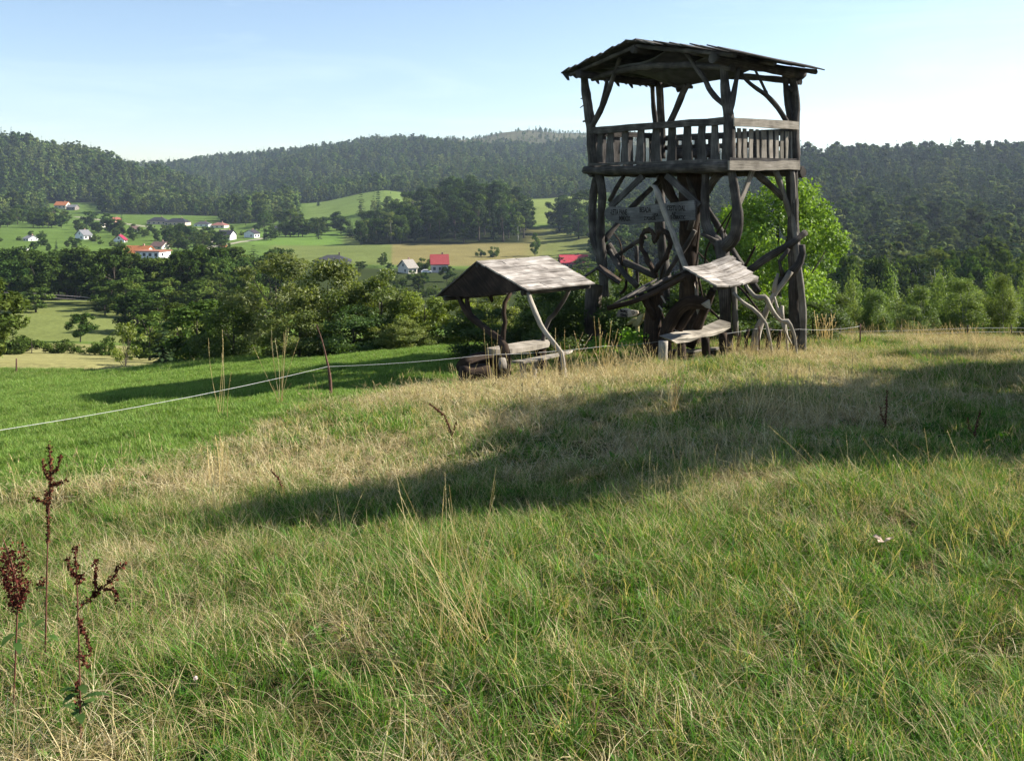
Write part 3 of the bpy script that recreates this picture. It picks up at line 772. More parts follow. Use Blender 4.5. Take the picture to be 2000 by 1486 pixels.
for q, (u, vt, vb, w, k, lb) in enumerate([(1045, 456, 500, 22, 'light', 'small tree alone in the middle of the brown pasture'), (940, 484, 502, 18, 'hedge', 'left one of the little bushes low on the brown pasture'), (965, 480, 502, 24, 'hedge', 'wider little bush low on the brown pasture'),
                                          (758, 384, 412, 26, 'light', 'tree at the right edge of the rounded green meadow'), (622, 388, 402, 9, 'thuja', 'tiny lone tree on the left of the rounded green meadow'), (828, 502, 528, 30, 'hedge', 'round green tree between the little gabled house and the red roofed house'),
                                          (1140, 505, 545, 60, 'light', 'bright green bush in front of the long red roof'), (188, 455, 470, 14, 'hedge', 'small yellowish bush beside the white gabled house'), (750, 492, 522, 16, 'light', 'tall bush on the hedge line left of the brown pasture'),
                                          (1078, 420, 440, 20, 'hedge', 'bush on the grassy slope behind the knoll')]):
    tree_px('tree', k, u, vt, vb, w, lb, 'bush' if k == 'hedge' else 'tree', None, y0=150, i=q, parts=False)

# ---- the knoll wood
g = 'trees of the wood on the knoll'
for q in range(84):
    t = (q * .618) % 1
    u = 705 + 325 * t
    Y = 532 + 210 * (q / 84) * (1 - abs(t - .5) * .9)
    prof = max(0, 1 - abs(t - .68) ** 1.25 * 1.55)
    kind = ('pine', 'oak', 'birch', 'pine', 'oak', 'spruce')[q % 6]
    if t < .3: kind = ('oak', 'birch', 'oak')[q % 3]
    X = (u - 1000) / F * Y; z = gz(X, Y)
    hh = (12.5 + 15 * prof) * rb.uniform(.8, 1.1) * (1.12 if q / 84 > .5 else 1)
    pr = PR[kind][q % 3]
    lb = {'pine': 'tall pine in the wood on the knoll', 'oak': 'rounded broadleaf tree in the wood on the knoll', 'birch': 'slender pale birch in the wood on the knoll', 'spruce': 'pointed spruce in the wood on the knoll'}[kind]
    tree('tree', pr, (X, Y, z - .3), hh, lb, 'tree', g, hh * {'pine': .54, 'oak': .72, 'birch': .46, 'spruce': .4}[kind], False)

# ---- young birches and conifers behind the crest on the right
g = 'young birches behind the crest on the right'
for q in range(40):
    u = 1570 + 560 * ((q * .618) % 1) + rb.uniform(-12, 12)
    Y = rb.uniform(38, 54) if q % 3 else rb.uniform(31.5, 36)
    vt = 536 + rb.uniform(-16, 62) + (18 if u < 1640 else 0)
    tree_px('young_birch', 'youngbirch', u, vt, 0, rb.uniform(58, 95), 'young birch with thin pale stem in the thicket behind the right crest', 'tree', g, Y=Y, i=q)
g = 'bushes filling the thicket behind the right crest'
for q in range(10):
    u = 1600 + 500 * ((q * .618 + .2) % 1)
    tree_px('thicket_bush', 'elder', u, 606 + rb.uniform(-20, 20), 0, rb.uniform(80, 130), 'dark leafy bush in the thicket behind the right crest', 'bush', g, Y=rb.uniform(45, 52), i=q)
g = 'dark conifers in front of the right hill'
for q, (u, vt, w) in enumerate([(1747, 478, 62), (1842, 496, 56), (1690, 486, 50), (1945, 505, 46), (1805, 500, 44), (1622, 470, 46), (2040, 490, 60)]):
    tree_px('spruce_tree', 'spruce', u, vt, 0, w, 'dark pointed spruce standing in front of the right wooded hill', 'tree', g, Y=128 + 5 * q, i=q)
g = 'broadleaf trees at the foot of the right hill'
for q in range(22):
    u = 1590 + 560 * ((q * .618 + .1) % 1)
    tree_px('tree', ('oak', 'light', 'oak', 'birch')[q % 4], u, 505 + rb.uniform(-25, 25), 0, rb.uniform(60, 95), 'broadleaf tree at the foot of the right wooded hill', 'tree', g, Y=rb.uniform(135, 205), i=q)
tree_px('spruce_tree', 'spruce', 1857, 262, 0, 16, 'tall spruce sticking up from the right skyline', Y=952, i=1)

# ---- trees just outside the frame on the right: they throw the band of shade over the meadow
g = 'trees right of the view that shade the meadow'
for q, (x, y, h, w, k) in enumerate([(11.7, 11.1, 9.8, 4.0, 'light'), (12.1, 12.3, 8.8, 4.6, 'oak'), (13.0, 13.8, 9.6, 5.0, 'oak'), (15.4, 15.4, 9.2, 5.2, 'oak'), (20.8, 20.6, 10.2, 6.4, 'oak'), (12.4, 12.2, 5.6, 4.4, 'light')]):
    tree('tree', PR[k][q % 3], (x, y, gz(x, y) - .1), h, 'leafy tree standing right of the view whose shade crosses the meadow', 'tree', g, w)
# ------------------------------------------------------------------ scattered stuff (far woods, grass)
def scatter(name, coll, pts, rot, scl, idx, label, cat):
    me = bpy.data.meshes.new(name)
    n = len(pts)
    me.vertices.add(n); me.vertices.foreach_set('co', np.asarray(pts, np.float32).reshape(-1))
    for nm, ty, key, arr in (('rot', 'FLOAT_VECTOR', 'vector', rot), ('scl', 'FLOAT_VECTOR', 'vector', scl)):
        a = me.attributes.new(nm, ty, 'POINT'); a.data.foreach_set(key, np.asarray(arr, np.float32).reshape(-1))
    a = me.attributes.new('idx', 'INT', 'POINT'); a.data.foreach_set('value', np.asarray(idx, np.int32))
    me.update()
    ng = bpy.data.node_groups.new(name + '_scatter', 'GeometryNodeTree')
    ng.interface.new_socket('Geometry', in_out='INPUT', socket_type='NodeSocketGeometry')
    ng.interface.new_socket('Geometry', in_out='OUTPUT', socket_type='NodeSocketGeometry')
    gi, go = ng.nodes.new('NodeGroupInput'), ng.nodes.new('NodeGroupOutput')
    iop = ng.nodes.new('GeometryNodeInstanceOnPoints'); ci = ng.nodes.new('GeometryNodeCollectionInfo')
    ci.inputs['Collection'].default_value = coll
    ci.inputs['Separate Children'].default_value = True; ci.inputs['Reset Children'].default_value = True
    iop.inputs['Pick Instance'].default_value = True
    L = ng.links.new
    def attr(nm, ty):
        a = ng.nodes.new('GeometryNodeInputNamedAttribute'); a.data_type = ty; a.inputs['Name'].default_value = nm
        return [s for s in a.outputs if s.enabled and s.name == 'Attribute'][0]
    L(gi.outputs[0], iop.inputs['Points']); L(ci.outputs[0], iop.inputs['Instance'])
    L(attr('idx', 'INT'), iop.inputs['Instance Index']); L(attr('rot', 'FLOAT_VECTOR'), iop.inputs['Rotation']); L(attr('scl', 'FLOAT_VECTOR'), iop.inputs['Scale'])
    L(iop.outputs[0], go.inputs[0])
    o = link(name, me)
    md = o.modifiers.new('scatter', 'NODES'); md.node_group = ng
    tag(o, label, cat, kind='stuff')
    return o

def collection_of(name, meshes):
    c = bpy.data.collections.new(name)
    for i, me in enumerate(meshes):
        o = bpy.data.objects.new('%s_%02d' % (name, i), me); c.objects.link(o)
    return c

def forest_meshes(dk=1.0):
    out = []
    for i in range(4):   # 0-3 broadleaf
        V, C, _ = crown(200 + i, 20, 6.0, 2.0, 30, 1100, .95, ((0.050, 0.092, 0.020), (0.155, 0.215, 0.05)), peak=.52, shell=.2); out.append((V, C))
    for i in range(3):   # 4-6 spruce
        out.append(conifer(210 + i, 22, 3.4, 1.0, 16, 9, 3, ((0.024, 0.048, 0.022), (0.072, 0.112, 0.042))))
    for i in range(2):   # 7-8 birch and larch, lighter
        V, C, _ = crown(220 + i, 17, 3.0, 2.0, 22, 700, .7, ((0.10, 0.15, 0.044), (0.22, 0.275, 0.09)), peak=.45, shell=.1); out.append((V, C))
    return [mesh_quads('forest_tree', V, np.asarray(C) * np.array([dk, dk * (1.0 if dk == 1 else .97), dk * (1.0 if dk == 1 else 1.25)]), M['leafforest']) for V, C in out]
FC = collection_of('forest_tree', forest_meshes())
FD = collection_of('dark_forest_tree', forest_meshes(.76))  # darker wood; the hill's bluish shade is also put into its colours

def grid_pts(u0, u1, y0, y1, sp, seed):
    r = np.random.default_rng(seed)
    x0, x1 = min((u0 - 1000) / F * y0, (u0 - 1000) / F * y1), max((u1 - 1000) / F * y0, (u1 - 1000) / F * y1)
    gx, gy = np.meshgrid(np.arange(x0, x1, sp), np.arange(y0, y1, sp))
    X = (gx + r.uniform(-.45, .45, gx.shape) * sp).ravel(); Y = (gy + r.uniform(-.45, .45, gy.shape) * sp).ravel()
    u = X / Y * F + 1000
    k = (u > u0) & (u < u1) & (r.uniform(0, 1, len(X)) < .93)
    return X[k], Y[k], u[k], r

def plant(name, u0, u1, y0, y1, sp, seed, label, keep, mix, hs=1.0, coll=None):
    X, Y, u, r = grid_pts(u0, u1, y0, y1, sp, seed)
    k = (forest_floor(u, Y) > .5) & keep(u, Y, r)
    X, Y, u = X[k], Y[k], u[k]
    Z = terrain(X, Y) - .4
    # drop trees that the ground in front hides entirely
    f = np.ones(len(X), bool)
    for t in np.linspace(.5, .97, 22):
        zz = EYE + (Z + 20 - EYE) * t
        f &= terrain(X * t, Y * t) < zz
    X, Y, Z, u = X[f], Y[f], Z[f], u[f]
    n = len(X); patch = fbm(X / 70, Y / 70, seed + 5, 3)
    sel = r.uniform(0, 1, n) + (patch - .5) * 2.6
    idx = np.where(sel < mix[0], r.integers(0, 4, n), np.where(sel < mix[1], r.integers(4, 7, n), r.integers(7, 9, n)))
    s = .92 * hs * r.uniform(.55, 1.25, n) * (0.55 + .9 * patch)
    rot = np.stack([np.zeros(n), np.zeros(n), r.uniform(0, 6.28, n)], -1)
    scl = np.stack([s * r.uniform(.85, 1.15, n), s * r.uniform(.85, 1.15, n), s], -1)
    scatter(name, coll or FC, np.stack([X, Y, Z], -1), rot, scl, idx, label, 'forest')
    return n

n1 = plant('forest', -500, 470, 780, 1560, 9.6, 1, 'dense dark mixed forest covering the left hill', lambda u, Y, r: (Y < 1000 + 560 * sstep(470, 60, u)) , (.5, .92))
n2 = plant('forest', 60, 1180, 750, 2150, 10.8, 2, 'dark forest covering the long middle ridge', lambda u, Y, r: ~((u < 470) & (Y < 1000 + 560 * sstep(470, 60, u))) & (Y < 1900 + 250 * sstep(860, 800, u)), (.34, .9))
n3 = plant('forest', 800, 1560, 1880, 2650, 16.0, 3, 'thinned young forest on the far felled ridge behind the tower', lambda u, Y, r: r.uniform(0, 1, len(u)) < .25 + .75 * (fbm(u / 60, Y / 160, 9, 3) > .5), (.25, .8), .62)
n4 = plant('forest', 1180, 2500, 330, 1010, 8.8, 4, 'dense dark forest covering the right hill, bluish shade in its colour', lambda u, Y, r: ~(np.exp(-((u - 1660) / 30) ** 2 - ((Y - 700 - (u - 1660) * 1.2) / 26) ** 2) > .3), (.2, .95), 1.0, FD)
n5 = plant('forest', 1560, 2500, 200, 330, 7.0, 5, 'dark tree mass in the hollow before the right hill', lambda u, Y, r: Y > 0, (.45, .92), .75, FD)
print('FOREST', n1, n2, n3, n4, n5)
# ------------------------------------------------------------------ grass
def tuft(seed, n, rad, h, lean, w, cols, mix=None, levels=3, flat=0.0, droop=0.3, heads=0):
    """n blades from a small patch; h and lean are ranges; mix weights the colours"""
    r = np.random.default_rng(seed); cols = np.array(cols)
    V, C = [], []
    for i in range(n):
        a0 = r.uniform(0, 6.28); q = rad * math.sqrt(r.uniform())
        b = np.array([math.cos(a0) * q, math.sin(a0) * q, -.015])
        a = r.uniform(0, 6.28); d = np.array([math.cos(a), math.sin(a), 0]); hh = r.uniform(*h); ln = r.uniform(*lean)
        fl = r.uniform(0, flat)
        side = np.array([-math.sin(a), math.cos(a), 0]); sa = r.uniform(-.9, .9)
        side = side * math.cos(sa) + d * math.sin(sa)
        ww = w * r.uniform(.6, 1.3)
        c = cols[r.choice(len(cols), p=mix)] * r.uniform(.75, 1.25)
        ts = np.linspace(0, 1, levels + 1)
        pp = [b + np.array([0, 0, 1.0]) * hh * (t * (1 - fl) - droop * ln * t ** 3) + d * hh * (ln * t ** 1.7 + fl * t) for t in ts]
        for k in range(levels):
            w0 = ww * (1 - .75 * ts[k]); w1 = ww * (1 - .75 * ts[k + 1]) if k < levels - 1 else ww * .12
            V.append([pp[k] - side * w0, pp[k] + side * w0, pp[k + 1] + side * w1, pp[k + 1] - side * w1]); C.append(c * (0.9 + .15 * ts[k]))
        if heads and r.uniform() < heads:
            m = 7
            for k in range(m):
                t = .80 + .2 * k / m
                p = b + np.array([0, 0, 1.0]) * hh * (t * (1 - fl) - droop * ln * t ** 3) + d * hh * (ln * t ** 1.7 + fl * t)
                e = r.normal(size=3); e /= np.linalg.norm(e); s2 = ww * 2.2 * (1 - .5 * k / m)
                g2 = np.cross(e, [0, 0, 1.0]); g2 /= np.linalg.norm(g2) + 1e-6
                V.append([p - g2 * s2, p - np.array([0, 0, s2 * 2]), p + g2 * s2, p + np.array([0, 0, s2 * 2.6])]); C.append(c * .8)
    return np.array(V), np.array(C)

GR = [(0.085, 0.215, 0.018), (0.13, 0.285, 0.028), (0.04, 0.11, 0.012), (0.155, 0.24, 0.036)]
LAWN = [(0.185, 0.315, 0.055), (0.265, 0.39, 0.085), (0.12, 0.225, 0.034), (0.40, 0.41, 0.17)]
ST = [(0.60, 0.49, 0.26), (0.46, 0.36, 0.17), (0.70, 0.61, 0.38), (0.33, 0.26, 0.11)]
MIXC = GR[:3] + ST[:3]
def rosette(seed, n, L, w, cols):
    r = np.random.default_rng(seed); V, C = [], []
    for i in range(n):
        a = r.uniform(0, 6.28); d = np.array([math.cos(a), math.sin(a), 0]); s = np.array([-math.sin(a), math.cos(a), 0]); l = L * r.uniform(.5, 1.1); el = r.uniform(.2, 1.1)
        p0 = np.array([0, 0, 0.0]); p1 = d * l * .5 * math.cos(el) + np.array([0, 0, l * .5 * math.sin(el)]); p2 = d * l * .95 * math.cos(el * .7) + np.array([0, 0, l * .75 * math.sin(el)])
        ww = w * r.uniform(.7, 1.3); c = np.array(cols[r.integers(len(cols))]) * r.uniform(.8, 1.2)
        V.append([p0 - s * ww * .2, p0 + s * ww * .2, p1 + s * ww, p1 - s * ww]); V.append([p1 - s * ww, p1 + s * ww, p2 + s * ww * .15, p2 - s * ww * .15]); C += [c, c]
    return np.array(V), np.array(C)

def grass_collections():
    near, far = [], []
    def put(lst, vc, m): lst.append(mesh_quads('tuft', vc[0], vc[1], M[m]))
    for lst, k, lev in ((near, 1.0, 3), (far, 1.7, 2)):
        nn = 34 if lst is near else 30
        for i in range(3): put(lst, tuft(300 + i, nn, .085, (.04, .10), (.2, 1.2), .0024 * k, GR), 'grass') if lev else 0          # 0-2 short green
        for i in range(3): put(lst, tuft(310 + i, nn - 6, .08, (.09, .24), (.25, 1.3), .0025 * k, GR + ST[:2], [.25, .22, .2, .13, .12, .08], lev), 'grass')  # 3-5 taller green
        for i in range(3): put(lst, tuft(320 + i, nn - 6, .10, (.14, .34), (.5, 1.6), .0021 * k, ST, None, lev, flat=.95, droop=.45), 'straw')  # 6-8 lodged straw
        for i in range(3): put(lst, tuft(330 + i, nn - 14, .09, (.14, .36), (.15, 1.0), .0018 * k, ST + GR[3:], None, lev, flat=.4, heads=.06), 'straw')  # 9-11 standing straw
        for i in range(3): put(lst, tuft(340 + i, 4, .10, (.35, .7), (.1, .7), .0016 * k, ST[:3], None, 4, flat=.15, droop=.5, heads=.8), 'straw')  # 12-14 tall stems with heads
        for i in range(2): put(lst, rosette(350 + i, 12, .11 * (1 if lst is near else 1.3), .018, GR[:3]), 'grass')   # 15-16 broad leaves
        for i in range(2): put(lst, tuft(360 + i, nn + 6, .09, (.05, .12), (.2, 1.2), .0027 * k, LAWN, [.36, .3, .24, .1], lev), 'grass')   # 17-18 fresh lawn
        for i in range(2): put(lst, tuft(370 + i, 5, .16, (.25, .5), (.3, 1.2), .0021 * k, ST[:3], None, 4, flat=1.6, droop=.25, heads=.3), 'straw')   # 19-20 long fallen stems
        for i in range(2): put(lst, tuft(380 + i, nn + 4, .13, (.05, .13), (.4, 1.4), .0017 * k, [(.30, .225, .11), (.21, .155, .07), (.42, .34, .19), (.13, .14, .04)], None, 2, flat=1.5, droop=.3), 'straw')   # 21-22 matted thatch
    return collection_of('grass_tuft', near), collection_of('far_grass_tuft', far)
GN, GF = grass_collections()

def sow(name, coll, dens, y0, y1, seed, label, cat, sel, marg=(1.5, .62), xr=None, hs=1.0, green_only=False):
    r = np.random.default_rng(seed)
    wmax = 2 * (marg[0] + marg[1] * y1)
    n = int(dens * wmax * (y1 - y0))
    Y = r.uniform(y0, y1, n); X = r.uniform(-wmax / 2, wmax / 2, n)
    k = np.abs(X) < marg[0] + marg[1] * Y
    X, Y = X[k], Y[k]
    D = dryness(X, Y); Lw = lawn(X, Y)
    keep, idx, s = sel(X, Y, D, Lw, r)
    X, Y, idx, s = X[keep], Y[keep], idx[keep], s[keep]
    n = len(X)
    tl = .16
    rot = np.stack([r.normal(0, tl, n), r.normal(0, tl, n), r.uniform(0, 6.28, n)], -1)
    scl = np.stack([s * r.uniform(.85, 1.2, n), s * r.uniform(.85, 1.2, n), s * r.uniform(.75, 1.25, n)], -1)
    scatter(name, coll, np.stack([X, Y, terrain(X, Y)], -1), rot, scl, idx, label, cat)
    print('SOW', name, n)

def sel_green(X, Y, D, Lw, r):
    n = len(X)
    keep = (r.uniform(0, 1, n) > D * .85)
    tall = r.uniform(0, 1, n) < .25 + .35 * fbm(X * .9, Y * .9, 44, 3)
    idx = np.where(tall & (Lw < .5), r.integers(3, 6, n), r.integers(0, 3, n))
    idx = np.where((r.uniform(0, 1, n) < .05) & (Lw < .5), r.integers(15, 17, n), idx)
    idx = np.where(r.uniform(0, 1, n) < Lw * .86, r.integers(17, 19, n), idx)
    hole = fbm(X * 2.3, Y * 2.3, 46, 2) < .43
    keep &= ~(hole & (r.uniform(0, 1, n) < .6) & (Lw < .5))
    s = np.where(Lw > .5, 1.0, .88) * (1 + .9 * (fbm(X * .7, Y * .7, 45, 3) - .5) + .5 * (fbm(X * 2.6, Y * 2.6, 46, 2) - .5))
    return keep, idx, s

def sel_dry(X, Y, D, Lw, r):
    n = len(X)
    keep = r.uniform(0, 1, n) < D ** 1.15
    w = r.uniform(0, 1, n); band = sstep(9, 12, Y)
    stand = .30 + .12 * band + .25 * (fbm(X * .8, Y * .8, 47, 3) - .5)
    idx = np.where(w < stand, r.integers(9, 12, n), r.integers(6, 9, n))
    idx = np.where(r.uniform(0, 1, n) < .05, r.integers(19, 21, n), idx)
    # a thin sowing of tall stems, in groups
    tall = (r.uniform(0, 1, n) < (.11 + .09 * band) * (vnoise(X * .9, Y * .9, 48) > .42))
    idx = np.where(tall, r.integers(12, 15, n), idx)
    s = .66 + .20 * band + .5 * (fbm(X * .6, Y * .6, 49, 3) - .5)
    return keep & (Lw < .6), idx, s

sow('green_grass', GN, 430, 1.7, 8.6, 401, 'short green meadow grass covering the near ground', 'grass', sel_green)
sow('dry_grass', GN, 260, 1.7, 8.6, 402, 'dry straw coloured grass lying in the near meadow', 'dry grass', sel_dry)
def sel_thatch(X, Y, D, Lw, r):
    n = len(X)
    keep = (r.uniform(0, 1, n) < .25 + .9 * fbm(X * 1.5, Y * 1.5, 52, 3) - .2 + .3 * D) & (Lw < .5)
    return keep, r.integers(21, 23, n), r.uniform(.7, 1.15, n)
sow('thatch', GN, 210, 1.7, 8.6, 406, 'matted brownish dead thatch between the near grass', 'thatch', sel_thatch)
sow('green_grass', GF, 190, 8.6, 30, 403, 'green grass of the meadow towards the tower and shelter', 'grass', sel_green)
sow('dry_grass', GF, 170, 8.6, 30, 404, 'tall dry grass in the sunlit strip before the tower', 'dry grass', sel_dry)
def sel_left(X, Y, D, Lw, r):
    n = len(X); u = X / Y * F + 1000
    return (u < 760), r.integers(17, 19, n), r.uniform(1.3, 1.9, n)
sow('green_grass', GF, 45, 30, 58, 405, 'bright mown grass of the far left meadow', 'grass', sel_left)
# ------------------------------------------------------------------ the lookout tower
TC = Vector((4.96, 21.0, 0)); TA = Vector((-0.56, 0.83, 0)).normalized(); TB = Vector((0.83, 0.56, 0)).normalized(); UP = Vector((0, 0, 1))
def T(s, t, z): return TC + TA * s + TB * t + UP * z
def on(n, off, u, v):
    d = Vector(((u - 1000) / F, 1, 0)); Y = (off + TC.dot(n)) / d.dot(n)
    return P(u, v, Y)
def PL(u, v, off=0.0): return on(TB, off, u, v)      # plane of the left (shaded) side
def PR(u, v, off=0.0): return on(TA, off, u, v)      # plane of the right (sunlit) side
def foot(p): return Vector((p.x, p.y, gz(p.x, p.y) - .25))

_o = T(0, 0, 0); TW = empty('lookout_tower', (_o.x, _o.y, gz(_o.x, _o.y)))
tag(TW, 'tall rustic wooden lookout tower of crooked logs with roofed railed platform', 'lookout tower')
bpy.context.view_layer.update()
TW_INV = Matrix.Translation(-TW.location)
_seed = [0]
def part(name, mb, mat, parent=None):
    """a part of the tower, built in place and parented to it"""
    o = mb.build(name, M[mat]); o.parent = parent or TW
    o.matrix_parent_inverse = TW_INV if parent is None else Matrix.Identity(4)
    return o
def sub(name, mb, mat, parent):
    o = mb.build(name, M[mat]); o.parent = parent; return o
def log(name, pts, rad, mat='log', parent=None, **kw):
    _seed[0] += 1
    return part(name, MB().tube(pts, rad, seed=_seed[0], **kw), mat, parent)

FZ = 2.20
# lower posts
def grounded(pts):
    p = pts[-1]; return pts + [foot(p)]
lp = grounded([PL(1169, 332, .1), PL(1176, 380, .1), PL(1172, 450, .1), PL(1178, 520, .1), PL(1181, 600, .1), PL(1182, 665, .1)])
_seed[0] += 1
part('leg', MB().tube(lp, [.11, .11, .115, .125, .135, .14, .16], seed=1).tube([PL(1165, 345, .1), PL(1157, 395, .1), PL(1158, 450, .1), PL(1168, 490, .1), PL(1178, 520, .1)], [.10, .11, .12, .12, .11], seed=2), 'log')
cp = grounded([PL(1408, 470, .1), PL(1414, 520, .1), PL(1416, 590, .1), PL(1418, 660, .1)])
fk = MB().tube(cp, [.175, .15, .135, .14, .155], seed=3)
fk.tube([PL(1428, 330, .12), PL(1437, 380, .1), PL(1441, 425, .1), PL(1434, 462, .1), PL(1412, 484, .1)], [.10, .11, .125, .14, .15], seed=4)
fk.tube([PL(1378, 332, .15), PL(1377, 385, .12), PL(1378, 430, .1), PL(1388, 458, .1), PL(1406, 478, .1)], [.095, .10, .11, .12, .13], seed=5)
fk.tube([PL(1412, 480, .05), PL(1412, 455, .05)], [.04, .03], seed=6)
fk.tube([PL(1402, 472, .0), PL(1375, 460, -.2), PL(1368, 457, -.25)], [.05, .04, .025], seed=7)
part('leg', fk, 'log')
part('leg', MB().tube([PL(1418, 655, .1) + Vector((.22, -.05, 0)), PL(1418, 560, .1) + Vector((.16, -.05, 0)), PL(1420, 500, .1) + Vector((.1, 0, 0))], [.07, .06, .04], seed=71), 'greywood')  # thin lighter log; the forked post's sunlit edge is put into its colour
rp = grounded([PR(1545, 330, -.02), PR(1549, 420, -.02), PR(1552, 510, -.02), PR(1551, 590, -.02), PR(1556, 655, -.02)])
part('leg', MB().tube(rp, [.135, .14, .145, .145, .15, .16], seed=8), 'log')
part('leg', MB().tube([foot(PR(1557, 660, -.1) + Vector((.1, -.1, 0))), PR(1557, 600, -.1) + Vector((.1, -.1, 0)), PR(1552, 520, -.1) + Vector((.08, -.06, 0)), PR(1551, 440, -.08), PR(1549, 370, -.1), PR(1547, 335, -.1)], [.085, .08, .08, .075, .07, .06], seed=9), 'greywood')  # sunlit right edge of this leg, given as lighter wood colour
bl = T(4.7, 2.3, 0)
part('leg', MB().tube([T(4.7, 2.3, 2.0), T(4.75, 2.3, .6), T(4.6, 2.35, -1), foot(bl)], [.13, .14, .15, .17], seed=10), 'log')
# central trunk and its forks
part('central_trunk', MB().tube([T(2.3, 1.15, 2.0), T(2.35, 1.1, 1.2), T(2.4, 1.1, .4), T(2.35, 1.05, -.6), T(2.3, 1.05, -1.6), foot(T(2.3, 1.05, 0))], [.36, .29, .24, .23, .25, .32], n=14, seed=11)
     .tube([T(2.3, 1.0, .9), T(2.9, 1.0, 1.4), T(3.2, 1.0, 1.95)], [.13, .12, .13], seed=12), 'brown')
# braces under the floor
log('brace', [PL(1191, 393, .6), PL(1204, 367, .6), PL(1218, 344, .6)], [.06, .065, .06])
_s = MB().plank(PL(1192, 404, -.02), PL(1256, 344, -.02), TA + UP, TB, .17, .05, seed=13); part('brace', _s, 'board')
_s = MB().plank(PL(1302, 342, -.02), PL(1366, 402, -.02), TA - UP, TB, .17, .05, seed=14); part('brace', _s, 'board')
log('brace', [PL(1340, 340, .9), PL(1352, 372, .9), PL(1356, 410, .9), PL(1346, 450, .9)], [.07, .07, .08, .07])
log('brace', [PL(1378, 382, .8), PL(1392, 355, .8), PL(1408, 338, .8)], [.08, .09, .1])
_s = MB().plank(PR(1440, 408, -.02), PR(1470, 334, -.02), TB, TA, .12, .06, seed=15); part('brace', _s, 'pale')  # paler wood colour stands for the sun on this brace
log('brace', [PR(1472, 334, .1), PR(1502, 360, .1), PR(1530, 386, .05)], [.075, .08, .085])
_s = MB().tube([PR(1515, 334, 0), PR(1528, 372, 0), PR(1545, 425, 0)], [.075, .07, .06], seed=16); part('brace', _s, 'greywood')  # lit edge of this brace painted in as lighter wood
log('brace', [T(1.2, 2.35, -1.0), T(2.4, 2.35, .4), T(3.6, 2.35, 1.9)], [.08, .08, .07])
log('brace', [T(4.7, .2, .2), T(4.7, 1.2, 1.1), T(4.65, 2.2, 1.85)], [.08, .08, .07])
# log frame in the shade between the legs
log('strut', [PL(1187, 478, .4), PL(1205, 505, .5), PL(1240, 520, .6), PL(1278, 538, .8)], [.10, .11, .10, .09])
log('strut', [PL(1190, 490, .3), PL(1215, 530, .35), PL(1245, 560, .4)], [.08, .08, .07])
log('strut', [PL(1206, 498, .8), PL(1240, 475, .9), PL(1262, 462, 1.0)], [.06, .06, .05])
log('strut', [PL(1243, 480, .9), PL(1244, 520, .9), PL(1245, 560, .9)], [.05, .05, .05])
log('strut', [PL(1357, 450, .7), PL(1340, 480, .6), PL(1322, 505, .4), PL(1300, 540, .3)], [.055, .06, .065, .05])
log('strut', [PR(1573, 454, -.2), PR(1545, 476, -.1), PR(1500, 503, .3), PR(1462, 530, .8)], [.085, .085, .09, .1])
# the tangle of crooked branches between the legs
tr_ = random.Random(17)
for i in range(15):
    s0, t0, z0 = tr_.uniform(.2, 4.7), tr_.uniform(.2, 2.2), tr_.uniform(-2.2, -.4)
    s1, t1, z1 = min(max(s0 + tr_.uniform(-1.6, 1.6), .1), 4.8), min(max(t0 + tr_.uniform(-.7, .7), .1), 2.3), z0 + tr_.uniform(.7, 2.0)
    k = tr_.uniform(-.35, .35); r0 = tr_.uniform(.022, .04)
    log('branch', [T(s0, t0, z0), T(s0 * .7 + s1 * .3 + k, t0, z0 * .7 + z1 * .3 + k * .5), T(s0 * .35 + s1 * .65 + k, (t0 + t1) / 2, z0 * .35 + z1 * .65 - k * .4), T(s1, t1, z1)], [r0, r0 * 1.1, r0, r0 * .6], 'brown')
# floor: edge logs and deck
def fz(s, t): return FZ - .04 * t + .0 * s
b_ = MB().tube([PL(1143, 333, -.06), PL(1220, 332, -.06), PL(1320, 329, -.06), PL(1427, 326, -.06)], [.115, .12, .125, .125], seed=17)
part('floor_beam', b_, 'log')
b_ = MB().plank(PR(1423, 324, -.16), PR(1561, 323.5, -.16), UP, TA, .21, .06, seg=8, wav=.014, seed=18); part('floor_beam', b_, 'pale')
b_ = MB().tube([T(4.95, -.1, FZ - .15), T(4.95, 1.2, FZ - .15), T(4.95, 2.55, FZ - .15)], .11, seed=19); part('floor_beam', b_, 'log')
b_ = MB().tube([T(-.1, 2.45, FZ - .2), T(2.4, 2.45, FZ - .15), T(5.0, 2.45, FZ - .15)], .11, seed=20); part('floor_beam', b_, 'log')
dk = MB()
for i in range(19):
    s = .05 + i * .262
    dk.plank(T(s, -.14, FZ - .03), T(s, 2.52, FZ - .06), TA, UP, .24, .045, seg=2, wav=.006, seed=i)
part('floor', dk, 'board')
b_ = MB().plank(PL(1150, 321.5, -.1), PL(1424, 314.5, -.1), UP, TB, .07, .05, seg=8, wav=.012, seed=21); part('floor_edge', b_, 'board')
b_ = MB().plank(PR(1424, 311, -.13), PR(1556, 313.5, -.13), UP, TA, .07, .05, seg=6, wav=.01, seed=22); part('floor_edge', b_, 'board')
